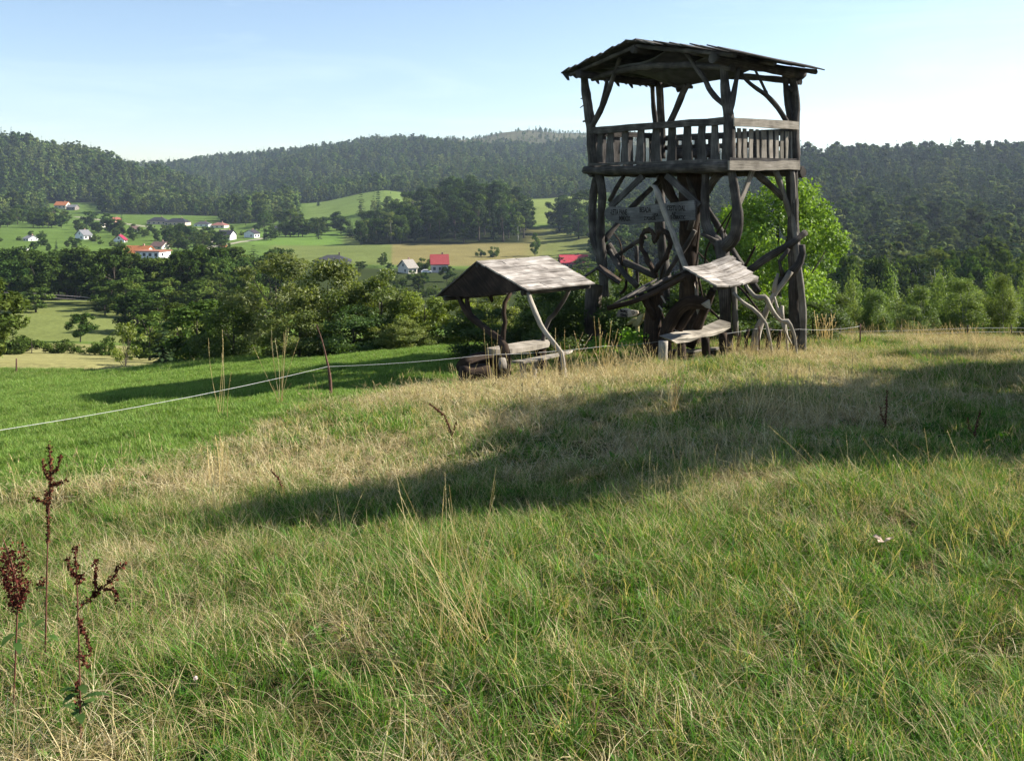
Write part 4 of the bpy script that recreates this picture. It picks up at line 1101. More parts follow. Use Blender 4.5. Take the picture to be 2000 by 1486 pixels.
# upper posts
part('post', MB().tube([PL(1163, 334, .05), PL(1160, 300, .05), PL(1156, 260, .05), PL(1149, 215, .05), PL(1143, 175, .05), PL(1140, 138, .05)], [.15, .16, .155, .13, .115, .11], seed=23)
     .tube([PL(1154, 252, .0), PL(1168, 226, .0), PL(1184, 190, .0), PL(1196, 155, .0), PL(1212, 112, -.1)], [.09, .08, .07, .065, .055], seed=24)
     .tube([PL(1172, 215, .0), PL(1180, 185, .05), PL(1186, 155, .1)], [.05, .05, .045], seed=25)
     .tube([PL(1140, 193, .05), PL(1134, 193, .0)], [.02, .012], seg=.05, seed=26).tube([PL(1140, 206, .05), PL(1133, 211, .0)], [.02, .012], seg=.05, seed=27).tube([PL(1143, 237, .05), PL(1138, 238, .0)], [.03, .02], seg=.05, seed=28), 'log')
part('post', MB().tube([PL(1427, 336, .02), PL(1426, 290, .02), PL(1424, 240, .02), PL(1420, 205, .02), PL(1416, 165, .02), PL(1414, 116, .02)], [.12, .12, .125, .12, .105, .095], seed=29)
     .tube([PR(1424, 226, 0), PR(1429, 205, 0), PR(1436, 170, 0), PR(1443, 132, 0)], [.06, .07, .06, .05], seed=30), 'log')
part('brace', MB().tube([PL(1415, 206, .02), PL(1395, 188, .0), PL(1384, 172, .0), PL(1378, 158, -.02), PL(1360, 132, -.04), PL(1340, 104, -.08)], [.065, .07, .065, .06, .055, .05], seed=31), 'log')
part('post', MB().tube([PR(1553, 334, .03), PR(1552, 280, .03), PR(1552, 240, .03), PR(1556, 215, .03), PR(1554, 185, .03), PR(1549, 148, .03)], [.12, .12, .115, .09, .075, .075], seed=32)
     .tube([PR(1547, 245, .1), PR(1540, 215, .12), PR(1536, 180, .14), PR(1532, 146, .16)], [.09, .075, .07, .06], seed=33).tube([PR(1548, 178, .03), PR(1541, 172, .1), PR(1537, 168, .14)], [.05, .06, .03], seg=.06, seed=34), 'log')
part('brace', MB().tube([PR(1536, 238, .05), PR(1520, 212, .05), PR(1500, 189, .05), PR(1475, 171, .05), PR(1458, 157, .05), PR(1445, 140, .05)], [.06, .06, .06, .05, .045, .04], seed=35)
     .tube([PR(1500, 188, .05), PR(1488, 163, .05), PR(1475, 138, .05)], [.04, .03, .028], seed=36).tube([PR(1500, 188, .05), PR(1498, 178, .0)], [.025, .015], seg=.05, seed=37), 'log')
part('post', MB().tube([PL(1283, 310, 2.35), PL(1280, 240, 2.35), PL(1276, 200, 2.35), PL(1274, 158, 2.35)], [.08, .07, .07, .065], seed=38), 'log')
part('post', MB().tube([PL(1293, 310, 2.3), PL(1292, 240, 2.3), PL(1289, 200, 2.3), PL(1287, 160, 2.3)], [.10, .10, .095, .095], seed=39).tube([PL(1297, 238, 2.2), PL(1295, 200, 2.2), PL(1293, 165, 2.2)], [.03, .03, .03], seed=40), 'log')
kn = MB().tube([PL(1308, 240, 1.4), PL(1322, 210, 1.4), PL(1334, 182, 1.4), PL(1342, 166, 1.4)], [.09, .085, .08, .09], seed=41)
kn.tube([PL(1300, 150, 1.5), PL(1308, 163, 1.4), PL(1325, 170, 1.4), PL(1344, 169, 1.4), PL(1352, 171, 1.4)], [.04, .05, .055, .06, .04], seed=42).tube([PL(1326, 176, 1.4), PL(1322, 172, 1.4)], [.09, .05], seg=.05, seed=43)
kn.tube([PL(1340, 170, 1.4), PL(1349, 164, 1.4)], [.03, .05], seg=.05, seed=44)
part('brace', kn, 'log')
part('post', MB().tube([T(.15, 2.35, 2.0), T(.12, 2.35, 3.0), T(.1, 2.35, 4.3)], [.11, .1, .09], seed=45), 'log')
# railing: handrails and boards
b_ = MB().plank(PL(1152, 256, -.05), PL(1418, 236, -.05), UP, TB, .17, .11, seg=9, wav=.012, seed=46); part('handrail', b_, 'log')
b_ = MB().plank(PR(1431, 238.5, -.08), PR(1557, 246, -.08), UP, TA, .20, .10, seg=6, wav=.014, seed=47); part('handrail', b_, 'pale')  # paler than the left rail, with this side's sunlight in the colour
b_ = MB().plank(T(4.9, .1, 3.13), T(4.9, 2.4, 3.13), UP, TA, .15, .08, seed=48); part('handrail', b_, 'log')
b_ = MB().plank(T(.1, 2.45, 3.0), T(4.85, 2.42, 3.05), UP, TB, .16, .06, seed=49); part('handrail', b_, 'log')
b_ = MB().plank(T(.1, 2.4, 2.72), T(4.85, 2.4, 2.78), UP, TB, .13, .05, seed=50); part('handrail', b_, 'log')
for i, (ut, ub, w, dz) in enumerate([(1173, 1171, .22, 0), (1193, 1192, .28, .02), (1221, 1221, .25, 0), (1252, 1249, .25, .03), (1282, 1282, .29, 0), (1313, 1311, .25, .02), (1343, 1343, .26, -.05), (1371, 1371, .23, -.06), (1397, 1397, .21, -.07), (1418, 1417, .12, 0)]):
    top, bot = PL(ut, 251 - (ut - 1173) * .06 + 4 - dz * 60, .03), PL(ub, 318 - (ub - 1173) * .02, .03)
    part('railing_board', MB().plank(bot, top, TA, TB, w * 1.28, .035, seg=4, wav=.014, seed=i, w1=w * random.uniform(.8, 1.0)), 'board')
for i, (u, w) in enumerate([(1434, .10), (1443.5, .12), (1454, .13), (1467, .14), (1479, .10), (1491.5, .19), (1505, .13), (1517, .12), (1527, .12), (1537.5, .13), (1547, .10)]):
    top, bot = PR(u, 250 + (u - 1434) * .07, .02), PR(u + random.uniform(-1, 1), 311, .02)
    part('railing_board', MB().plank(bot, top, TB, TA, w * .9, .03, seg=4, wav=.008, seed=i + 40, w1=w * .85), 'pale')  # paler boards than on the left; sunlight is painted into the wood
for i in range(9):
    s = .32 + i * .5; part('railing_board', MB().plank(T(s, 2.43, 2.2), T(s, 2.43, 3.0), TA, TB, .36, .03, seg=3, seed=i + 60), 'board')
for i in range(5):
    t = .3 + i * .48; part('railing_board', MB().plank(T(4.92, t, 2.2), T(4.92, t, 3.08), TB, TA, .33, .03, seg=3, seed=i + 80), 'board')
# a split bench and a round cut disc seen between the boards
log('platform_bench', [T(3.9, 1.9, 2.55), T(3.0, 1.9, 2.55), T(2.2, 1.9, 2.55)], [.12, .13, .12])
# roof
def rz(s, t):
    """height of the underside: ridge near s=2.7, the right slope lower"""
    if s >= 2.7: return 5.26 - .02 * t - (s - 2.7) * (.48 + .01 * t) / 2.8 * 1.0 - .0
    q = (2.7 - s) / 3.3
    return 5.26 - .02 * t - q * (.66 + .045 * t)
roof = MB(); rr = random.Random(5)
for side in (0, 1):
    n = 11; s0, s1 = (5.55, 2.62) if side == 0 else (-.65, 2.78)
    for i in range(n):
        sa = s0 + (s1 - s0) * i / n; sb = s0 + (s1 - s0) * (i + 1.25) / n
        lift = .02 + (.015 if i % 2 else 0)
        e0, e1 = -.62 + rr.uniform(-.05, .05), 2.62 + rr.uniform(-.12, .14)
        m = (sa + sb) / 2
        wd = T(sb, 1, rz(min(max(sb, -1), 6), 1) + .05) - T(sa, 1, rz(sa, 1) - .0); nn = wd.cross(TB); nn = nn if nn.z > 0 else -nn
        roof.plank(T(m, e0, rz(m, e0) + lift + rr.uniform(-.008, .008)), T(m, e1, rz(m, e1) + lift + rr.uniform(-.02, .02)), wd, nn, wd.length, .03, seg=5, wav=.02, seed=i + 100 * side)
part('roof', roof, 'log')
# jagged lower boards hanging under the left eave
fr = MB()
for i in range(13):
    t = -.5 + i * .26 + rr.uniform(-.04, .04)
    fr.plank(T(5.5, t, rz(5.5, t) - .01), T(5.38, t + .02, rz(5.4, t) - rr.choice((.10, .16, .24))), TB, TA, .22, .02, seg=1, wav=.01, seed=i, w1=.05)
part('eave_board', fr, 'board')
for t in (-.42, .9, 2.35):
    part('rafter', MB().tube([T(5.4, t, rz(5.4, t) - .08), T(4.2, t, rz(4.2, t) - .09), T(2.72, t, rz(2.7, t) - .1)], .055, seed=int(t * 10) + 90), 'log')
    part('rafter', MB().tube([T(-.55, t, rz(-.55, t) - .08), T(1.0, t, rz(1.0, t) - .09), T(2.68, t, rz(2.7, t) - .1)], .055, seed=int(t * 10) + 190), 'log')
for s, r_ in ((0.0, .12), (4.9, .10), (2.7, .08)):
    part('roof_beam', MB().tube([T(s, -.55, rz(s, -.5) - .2), T(s, 1.0, rz(s, 1.0) - .2), T(s, 2.55, rz(s, 2.5) - .2)], r_, seed=int(s) + 70), 'log')
b_ = MB().tube([T(4.95, 0, 4.62), T(3.4, .02, 4.72), T(1.8, .02, 4.62), T(-.1, 0, 4.35)], [.08, .085, .085, .08], seed=74); part('roof_beam', b_, 'log')
b_ = MB().tube([T(4.95, 2.4, 4.55), T(2.5, 2.42, 4.6), T(-.05, 2.4, 4.2)], [.08, .085, .08], seed=75); part('roof_beam', b_, 'log')
# lit nail heads of the purlins along the right eave
def cloth(name, pts4, sag, label, seed):
    """a cloth hung by its four corners"""
    n = 16; V = []; a, b, c, d = [Vector(p) for p in pts4]; mb = MB()
    for i in range(n + 1):
        for j in range(n + 1):
            x, y = i / n, j / n
            p = a.lerp(b, x).lerp(d.lerp(c, x), y)
            p = p - UP * (sag * math.sin(math.pi * x) * (1 - .55 * (2 * y - 1) ** 2) + .03 * math.sin(9 * x + 5 * y + seed))
            V.append(p)
    k = mb.add(V)
    for i in range(n):
        for j in range(n):
            q = k + i * (n + 1) + j
            mb.face((q, q + n + 1, q + n + 2, q + 1), ((i, j),) * 4, True)
    o = mb.build(name, M['cloth']); so = o.modifiers.new('thick', 'SOLIDIFY'); so.thickness = .006
    return tag(o, label, 'tarpaulin', 'cloths hung under the tower roof')
cloth('tarpaulin', (T(4.4, -.1, 4.86), T(2.0, -.1, 4.98), T(2.0, 1.1, 4.95), T(4.4, 1.1, 4.78)), .26, 'grey sagging cloth hung under the left half of the tower roof', 1)
cloth('tarpaulin', (T(4.6, .9, 4.85), T(1.3, .9, 4.93), T(1.3, 2.3, 4.66), T(4.6, 2.3, 4.62)), .36, 'dark cloth sagging lowest under the right half of the tower roof', 2)

# ------------------------------------------------------------------ things hung on and leaning at the tower
def at_place(root, mb, name, mat):
    o = mb.build(name, M[mat]); o.parent = root; o.matrix_parent_inverse = Matrix.Translation(-root.location); return o
def text_mesh(s, size, depth=.004, bold=0.0):
    cu = bpy.data.curves.new('lettering', 'FONT'); cu.body = s; cu.size = size; cu.extrude = depth; cu.offset = bold; cu.resolution_u = 2; cu.align_x = 'LEFT'
    o = bpy.data.objects.new('lettering', cu); COL.objects.link(o)
    dg = bpy.context.evaluated_depsgraph_get(); me = bpy.data.meshes.new_from_object(o.evaluated_get(dg))
    bpy.data.objects.remove(o); return me
def letter(root, s, size, org, xdir, nrm, sx=1.0, tilt=0.0, bold=0.004):
    me = text_mesh(s, size, bold=bold); me.materials.clear(); me.materials.append(M['ink'])
    o = link('lettering', me); x = Vector(xdir).normalized(); z = Vector(nrm).normalized(); y = z.cross(x)
    if tilt: x, y = x * math.cos(tilt) + y * math.sin(tilt), y * math.cos(tilt) - x * math.sin(tilt)
    m = Matrix(((x.x * sx, y.x, z.x, org[0]), (x.y * sx, y.y, z.y, org[1]), (x.z * sx, y.z, z.z, org[2]), (0, 0, 0, 1)))
    o.parent = root; o.matrix_world = m; o.matrix_parent_inverse = Matrix.Translation(-root.location); o.matrix_basis = m
    return o

sg = empty('wooden_sign', PL(1272, 436, -.12)); tag(sg, 'long grey wooden sign with carved lettering under the tower floor', 'sign')
ol = [(1183, 419), (1184, 409), (1192, 404), (1205, 404), (1230, 406.5), (1250, 404), (1275, 399), (1310, 397), (1340, 393), (1358, 391.5), (1360, 410), (1360, 430), (1330, 431.5), (1295, 433), (1262, 436), (1235, 439), (1216, 439), (1205, 434), (1194, 430), (1186, 427)]
at_place(sg, MB().slab([PL(u, v, -.10) for u, v in ol], -TB, .045), 'board', 'signwood')
XD = -TA; NR = -TB
for s, u, v, hpx, sx in (('-LETA PANE', 1192, 419.5, 10.5, .62), ('MMXIX', 1209, 431.5, 10, .72), ('BESADA', 1249, 415, 10, .64), ('CESTU DAL', 1302, 411.5, 10, .70), ('LESA', 1275, 423, 6.5, .8), ('AZ', 1312, 421, 6.5, .9), ('Z POHOR', 1258, 430, 7, .75), ('DO OBRATIC', 1304, 428, 7, .8)):
    p = PL(u, v, -.146); Yd = p.y
    letter(sg, s, hpx / F * Yd / .70, p, XD, NR, sx, .012, .0035)

def heart_pts(c, w, h, n=28):
    o = []
    for i in range(n):
        t = 2 * math.pi * i / n
        o.append(c + (-TA) * (w / 2 * math.sin(t) ** 3) + UP * (h / 2 * (13 * math.cos(t) - 5 * math.cos(2 * t) - 2 * math.cos(3 * t) - math.cos(4 * t)) / 15.2))
    return o
hc = PL(1280, 487, -.15)
hp = heart_pts(hc, 66 / F * 23.3 * 1.22, 92 / F * 23.3)
hm = MB()
for q in range(3):
    jit = [p + Vector((random.uniform(-.04, .04), random.uniform(-.04, .04), random.uniform(-.04, .04))) for p in hp]
    hm.tube(jit + jit[:1], .048, n=7, cap=False, rough=.15, seed=60 + q)
tag(hm.build('heart_wreath', M['brown']), 'large heart-shaped wreath of reddish twisted branches under the tower', 'wreath')
lpole = MB().tube([PL(1272, 362.5, -.5), PL(1279, 365, -.5), PL(1285, 378, -.5), PL(1296, 408, -.5), PL(1310, 445, -.5), PL(1325, 486, -.5), PL(1337, 518, -.5), PL(1356, 570, -.5), PL(1372, 640, -.4)], [.03, .06, .075, .075, .07, .07, .065, .065, .06], n=9, seed=64)
tag(lpole.build('leaning_pole', M['pale']), 'pale debarked pole leaning across the sign and the heart wreath', 'pole')

sp = empty('painted_sign', PL(1222, 616, -.6)); tag(sp, 'small light wooden sign with two words and a heart near the left leg', 'sign')
ol = [(1205, 619.5), (1206, 612), (1210, 605), (1218, 602), (1226, 602), (1236, 605.5), (1247, 607), (1248, 612), (1244, 616), (1235, 618.5), (1220, 619.5), (1214, 618)]
at_place(sp, MB().slab([PL(u, v, -.58) for u, v in ol], -TB, .03), 'board', 'signlight')
for s, u, v, hpx in (('TROPEZ', 1210.5, 609.3, 5.2), ('ODNEZ', 1211.5, 616.8, 5.2)):
    p = PL(u, v, -.618); letter(sp, s, hpx / F * p.y / .7, p, XD, NR, .82, 0, .003)
hh = heart_pts(PL(1236.5, 611, -.62), 6.5 / F * 22.5 * 1.2, 7 / F * 22.5, 16)
at_place(sp, MB().tube(hh + hh[:1], .007, n=4, cap=False, rough=0), 'painted_heart', 'ink')
ns = empty('warning_plate', PL(1183, 593, -.14)); tag(ns, 'small square no smoking plate nailed on the left tower leg', 'plate')
c_ = PL(1183, 593, -.1)
at_place(ns, MB().plank(c_ - UP * .085, c_ + UP * .085, TA, TB, .16, .012, seg=1, wav=0), 'plate', 'plate')
cc_ = c_ - TB * .012
ring = [cc_ + TA * (.055 * math.cos(t)) + UP * (.055 * math.sin(t)) for t in np.linspace(0, 2 * math.pi, 17)]
at_place(ns, MB().tube(ring, .008, n=4, cap=False, rough=0).tube([cc_ + TA * .04 + UP * .04, cc_ - TA * .04 - UP * .04], .008, n=4, rough=0), 'ban_ring', 'red')
at_place(ns, MB().tube([cc_ + TA * .035, cc_ - TA * .03], .008, n=4, rough=0), 'cigarette', 'ink')

# carved pale figure like a flying bird
fg = MB()
fg.slab([PL(u, v, -.75) for u, v in [(1240, 637), (1240, 629), (1246, 624), (1249, 618), (1255, 613), (1262, 611), (1260, 619), (1257, 624), (1256, 627), (1253, 632), (1249, 637)]], -TB, .07)
fg.tube([PL(1245, 624, -.78), PL(1236, 626, -.78), PL(1230, 631, -.78), PL(1223, 635, -.78)], [.05, .06, .04, .015], n=7, seed=80)
fg.tube([PL(1255, 626, -.78), PL(1262, 625, -.78), PL(1267, 628, -.78)], [.025, .02, .03], n=6, seed=81)
fg.tube([PL(1263, 617, -.78), PL(1266, 623, -.78), PL(1269, 629, -.78)], [.02, .025, .01], n=6, seed=82)
fg.tube([PL(1245, 637, -.76), foot(PL(1246, 660, -.76))], [.05, .05], n=6, seed=83)
tag(fg.build('carved_figure', M['yellowwood']), 'carved driftwood figure, coloured sunlit yellow, with spread wings below the small sign', 'carving')

# ------------------------------------------------------------------ log shelter with bench in front of the tower
hs = empty('log_shelter', (P(1340, 690, 19.6).x, 19.6, gz(P(1340, 690, 19.6).x, 19.6))); tag(hs, 'low open shelter with warped plank roof on thick dark logs beside the tower', 'shelter')
p1, p2 = P(1335, 528, 18.9), P(1425, 505, 20.1); e1, e2 = P(1400, 559, 18.2), P(1481, 546, 19.2); f1, f2 = P(1200, 592, 19.2), P(1262, 551, 21.2)
rf = MB()
wd = (e1 - p1); nn = (p2 - p1).cross(wd); nn = nn if nn.z > 0 else -nn
for i in range(5):
    q0 = (i + .42) / 5
    a, b = p1.lerp(e1, q0), p2.lerp(e2, q0)
    mid = (a + b) / 2 - UP * .07 * (1 - abs(q0 - .5))
    # warped board: two halves meeting in a dip
    o_ = nn.normalized() * (.012 * (4 - i))
    w_ = wd.length / 5 * 1.15
    pts = [a + o_, a.lerp(b, .3) - UP * .05 + o_, a.lerp(b, .6) - UP * .05 + o_, b + UP * .02 + o_]
    for k in range(3):
        rf.plank(pts[k], pts[k + 1], wd, nn, w_, .035, seg=3, wav=.016 if k == 2 else .01, seed=i * 7 + k)
at_place(hs, rf, 'roof', 'roofwood')
rl = MB(); wd2 = f1 - p1; n2 = (p2 - p1).cross(wd2); n2 = n2 if n2.z > 0 else -n2
for i in range(6):
    q0 = (i + .5) / 6; a, b = p1.lerp(f1, q0), p2.lerp(f2, q0)
    rl.plank(a - UP * .05 * math.sin(math.pi * q0), b - UP * .05 * math.sin(math.pi * q0), wd2, n2, wd2.length / 6 * 1.12, .035, seg=4, wav=.02, seed=i + 70)
at_place(hs, rl, 'roof', 'log')
at_place(hs, MB().tube([P(1186, 602, 19.1), P(1240, 588, 19.0), P(1290, 566, 18.9), P(1338, 540, 18.8)], [.05, .055, .055, .05], seed=90), 'beam', 'brown')
at_place(hs, MB().tube([P(1396, 562, 18.6), P(1440, 554, 19.1), P(1478, 548, 19.5)], [.06, .06, .05], seed=91), 'beam', 'log')
at_place(hs, MB().tube([P(1282, 560, 19.6), P(1278, 600, 19.5), P(1274, 650, 19.5), foot(P(1272, 690, 19.5))], [.15, .17, .19, .22], n=12, seed=92).tube([P(1280, 620, 19.4), P(1262, 590, 19.3), P(1250, 572, 19.3)], [.1, .08, .06], seed=93), 'post', 'brown')
at_place(hs, MB().tube([P(1296, 690, 19.2), P(1300, 650, 19.2), P(1318, 612, 19.1), P(1345, 590, 19.0), P(1382, 594, 18.9)], [.14, .135, .13, .14, .13], n=11, seed=94), 'curved_log', 'brown')
at_place(hs, MB().tube([P(1346, 592, 19.1), P(1345, 560, 19.0), P(1342, 532, 18.9)], [.13, .12, .12], n=10, seed=95), 'post', 'brown')
at_place(hs, MB().tube([P(1318, 655, 19.3), P(1340, 620, 19.3), P(1362, 592, 19.3)], [.10, .09, .08], n=9, seed=96), 'brace', 'brown')
at_place(hs, MB().tube([P(1348, 680, 19.6), P(1362, 640, 19.6), P(1378, 600, 19.5), P(1392, 566, 19.3)], [.10, .10, .09, .08], n=9, seed=97), 'brace', 'brown')
at_place(hs, MB().tube([P(1292, 578, 19.1), P(1300, 592, 19.0)], [.022, .016], n=6, seed=98).tube([P(1287, 597, 19.1), P(1295, 607, 19.0)], [.02, .014], n=6, seed=99), 'peg', 'pale')
at_place(hs, MB().tube([P(1319, 609, 19.6), P(1326, 632, 19.6), P(1334, 640, 19.6)], [.03, .035, .03], n=6, seed=101).tube([P(1329, 606, 19.6), P(1331, 640, 19.6)], [.03, .03], n=6, seed=102).tube([P(1312, 624, 19.4), P(1315, 640, 19.3), P(1326, 652, 19.2)], [.045, .03, .035], n=7, seed=103), 'branch_support', 'pale')
tri = MB().slab([P(1369, 594, 18.7), P(1384, 585, 18.7), P(1386, 603, 18.7), P(1378, 601, 18.7)], Vector((.3, -.95, 0)), .05); at_place(hs, tri, 'cut_end', 'pale')
bn = empty('log_bench', (P(1365, 690, 18.9).x, 18.9, gz(P(1365, 690, 18.9).x, 18.9))); tag(bn, 'split log bench with pale curved seat before the forked tower leg', 'bench')
at_place(bn, MB().slab([P(1309, 663, 18.4), P(1340, 655, 18.9), P(1375, 650, 19.3), P(1400, 642, 19.6), P(1427, 630, 19.9), P(1427, 640, 19.9), P(1412, 649, 19.7), P(1392, 656, 19.4), P(1370, 659, 19.1), P(1350, 667, 18.9), P(1322, 671, 18.5)], Vector((-.55, .8, .1)), .32), 'seat', 'pale')
for u, vt, Y in ((1330, 668, 18.8), (1378, 660, 19.3), (1412, 650, 19.8)):
    at_place(bn, MB().tube([P(u, vt, Y), foot(P(u + 3, 690, Y))], [.085, .09], n=9, seed=int(u)), 'leg', 'brown')
st_ = MB().tube([P(1296, 666, 18.3), P(1295, 690, 18.3), foot(P(1294, 702, 18.3))], [.10, .085, .09], n=9, seed=111); tag(st_.build('short_post', M['pale']), 'short thick pale post left of the split log bench', 'post')
lb = empty('low_plank_bench', (P(1365, 688, 19.3).x, 19.4, gz(P(1365, 688, 19.3).x, 19.4))); tag(lb, 'low planks laid on stubs behind the grass under the log bench', 'planks')
at_place(lb, MB().plank(P(1298, 686, 19.0), P(1345, 683, 19.6), Vector((.3, .9, 0)), UP, .16, .04, seed=5), 'plank', 'pale')
at_place(lb, MB().plank(P(1330, 687, 19.1), P(1405, 680, 20.0), Vector((.3, .9, 0)), UP, .18, .04, seed=6), 'plank', 'pale')
for u, Y in ((1312, 19.1), (1350, 19.4), (1392, 19.8)): at_place(lb, MB().tube([P(u, 685, Y), foot(P(u, 690, Y))], [.07, .08], n=8, seed=int(u) + 5), 'leg', 'brown')
# roofed notice post seen left of the tower leg
rp_ = empty('roofed_post', (P(1160, 690, 23.4).x, 23.4, gz(P(1160, 690, 23.4).x, 23.4))); tag(rp_, 'thick old post under a small dark roof between shelter and tower', 'roofed post')
at_place(rp_, MB().tube([P(1160, 556, 23.4), P(1158, 600, 23.4), P(1160, 650, 23.4), foot(P(1160, 690, 23.4))], [.2, .23, .24, .28], n=12, seed=112), 'post', 'bark')
for sgn in (0, 1):
    a, b = (P(1170, 526, 23.2), P(1132, 548, 23.2)) if sgn == 0 else (P(1170, 526, 23.2), P(1212, 552, 23.2))
    m_ = MB()
    for k in range(4): m_.plank(a.lerp(b, k / 4 + .12) + Vector((-.1, -.5, .01 * (4 - k))), a.lerp(b, k / 4 + .12) + Vector((.1, .7, .01 * (4 - k))), b - a, (b - a).cross(Vector((.1, .6, 0))), (b - a).length / 4 * 1.15, .03, seed=k)
    at_place(rp_, m_, 'roof', 'brown')

# ------------------------------------------------------------------ driftwood to the right of the forked leg
gd = 'driftwood pieces propped right of the forked leg'
dw = MB().tube([P(1455, 550, 20.6), P(1460, 562, 20.6), P(1474, 579, 20.5), P(1482, 582, 20.45), P(1494, 580, 20.4), P(1502, 594, 20.4), P(1512, 612, 20.4), P(1526, 627, 20.4), P(1538, 628, 20.35), P(1548, 645, 20.3), P(1554, 668, 20.3), foot(P(1556, 690, 20.3))], [.028, .035, .05, .07, .06, .045, .042, .05, .07, .038, .03, .04], n=9, seg=.08, rough=.1, seed=120)
dw.tube([P(1528, 628, 20.4), P(1532, 645, 20.4), P(1538, 658, 20.4), P(1546, 672, 20.4)], [.05, .035, .03, .02], n=7, seed=121)
tag(dw.build('driftwood_branch', M['pale']), 'long pale wavy driftwood branch reaching from the shelter roof to the ground', 'driftwood', gd)
dw = MB().tube([foot(P(1470, 690, 21.2)), P(1478, 650, 21.2), P(1490, 622, 21.2), P(1503, 592, 21.2), P(1514, 572, 21.2), P(1530, 552, 21.2), P(1545, 530, 21.2)], [.11, .09, .075, .065, .065, .055, .06], n=9, seed=122)
dw.tube([P(1513, 572, 21.2), P(1514, 555, 21.2), P(1520, 534, 21.2)], [.065, .05, .03], n=8, seed=123)
tag(dw.build('driftwood_fork', M['pale']), 'pale forked driftwood limb rising toward the right tower leg', 'driftwood', gd)
dw = MB().tube([P(1432, 571, 20.9), P(1450, 590, 20.8), P(1470, 603, 20.7), P(1484, 616, 20.6), P(1496, 632, 20.5), foot(P(1515, 670, 20.4))], [.035, .045, .045, .04, .035, .03], n=8, seed=124)
tag(dw.build('driftwood_branch', M['pale']), 'straighter short driftwood branch slanting below the wavy one', 'driftwood', gd)
dw = MB().tube([P(1516, 560, 21.4), P(1530, 545, 21.4), P(1548, 530, 21.3), P(1562, 512, 21.3), P(1567, 495, 21.3), P(1566, 478, 21.3)], [.09, .10, .10, .095, .08, .07], n=9, seed=125)
dw.tube([P(1520, 512, 21.2), P(1526, 506, 21.2), P(1535, 494, 21.2), P(1541, 486, 21.2)], [.03, .04, .045, .035], n=7, seed=126).tube([P(1528, 538, 21.3), P(1524, 520, 21.2), P(1522, 510, 21.2)], [.05, .04, .035], n=7, seed=127)
tag(dw.build('driftwood_hook', M['log']), 'hooked log bent upward beside the right tower leg', 'driftwood', gd)
dw = MB().tube([P(1513, 580, 20.9), P(1518, 600, 20.8), P(1524, 612, 20.8), P(1530, 626, 20.7)], [.02, .03, .06, .03], n=7, seed=128).tube([P(1528, 597, 20.8), P(1527, 612, 20.8), P(1531, 628, 20.7)], [.035, .05, .03], n=7, seed=129)
dw.tube([P(1531, 626, 20.7), P(1536, 650, 20.7), foot(P(1538, 680, 20.7))], [.03, .03, .03], n=6, seed=130)
tag(dw.build('driftwood_stub', M['pale']), 'small forked driftwood stub standing in the bend of the wavy branch', 'driftwood', gd)
gs = 'dark stakes standing behind the wire near the driftwood'
for i, (u, vt, Y) in enumerate([(1458, 642, 21.6), (1470, 650, 21.6), (1442, 650, 21.8), (1500, 640, 21.6), (1521, 645, 21.5)]):
    m_ = MB().tube([P(u + 4, vt, Y), P(u, vt + 20, Y), foot(P(u - 4, 690, Y))], [.035, .045, .05], n=7, seed=140 + i)
    tag(m_.build('root_stake', M['brown']), 'dark crooked stake in the grass below the driftwood', 'stake', gs)

# ------------------------------------------------------------------ picnic shelter on the left
A1, A2 = P(930, 512, 18.2), P(1070, 502, 19.5); E1, E2 = P(1030, 568, 17.2), P(1161, 555, 18.35); G1, G2 = P(853, 579, 18.4), P(985, 566, 19.7)
_c = (E1 + G2) / 2
PS = empty('picnic_shelter', (_c.x, _c.y, gz(_c.x, _c.y))); tag(PS, 'open picnic shelter with gabled plank roof on crooked branch posts', 'shelter')
def slope(a1, a2, b1, b2, n, nm, mat, sd):
    wd = b1 - a1; nn = (a2 - a1).cross(wd); nn = nn.normalized() if nn.z > 0 else -nn.normalized(); m = MB(); r_ = random.Random(sd)
    for i in range(n):
        q = (i + .5) / n + r_.uniform(-.003, .003); cuts = [0, r_.uniform(.25, .75), 1] if i != n - 1 else [0, .30, 1]
        for k in range(len(cuts) - 1):
            g0 = .006 if k else 0
            o_ = nn * (.004 + r_.uniform(0, .012)); a, b = a1.lerp(b1, q), a2.lerp(b2, q)
            m.plank(a.lerp(b, cuts[k] + g0) + o_, a.lerp(b, cuts[k + 1]) + o_, wd, nn, wd.length / n * .965, .028, seg=4, wav=.008, seed=i * 3 + k)
    at_place(PS, m, nm, mat)
slope(A1, A2, E1, E2, 11, 'roof_slope', 'roofwood', 3)
slope(A1 + Vector((0, 0, -.01)), A2 + Vector((0, 0, -.01)), G1, G2, 8, 'roof_slope', 'log', 4)
# gable boards front and back
for a, e, g_, nm in ((A1, E1, G1, 1), (A2, E2, G2, 2)):
    m = MB(); d = (A2 - A1).normalized(); off = d * (.06 if nm == 1 else -.06)
    m.slab([a + off - UP * .03, e + off + (a - e) * .06 - UP * .02, (e * .72 + g_ * .28) + off - UP * .03, (e * .4 + g_ * .6) + off - UP * .06, g_ + off + (a - g_) * .06 - UP * .02], -d, .03)
    at_place(PS, m, 'gable_board', 'brown')
at_place(PS, MB().tube([A1 + UP * -.07, A2 + UP * -.07], .05, seed=150), 'ridge_beam', 'log')
at_place(PS, MB().tube([E1 + Vector((-.1, .12, -.05)), E2 + Vector((-.1, .05, -.05))], .045, seed=151), 'eave_beam', 'log')
at_place(PS, MB().tube([G1 + Vector((.15, .02, -.05)), G2 + Vector((.15, -.05, -.05))], .045, seed=152), 'eave_beam', 'log')
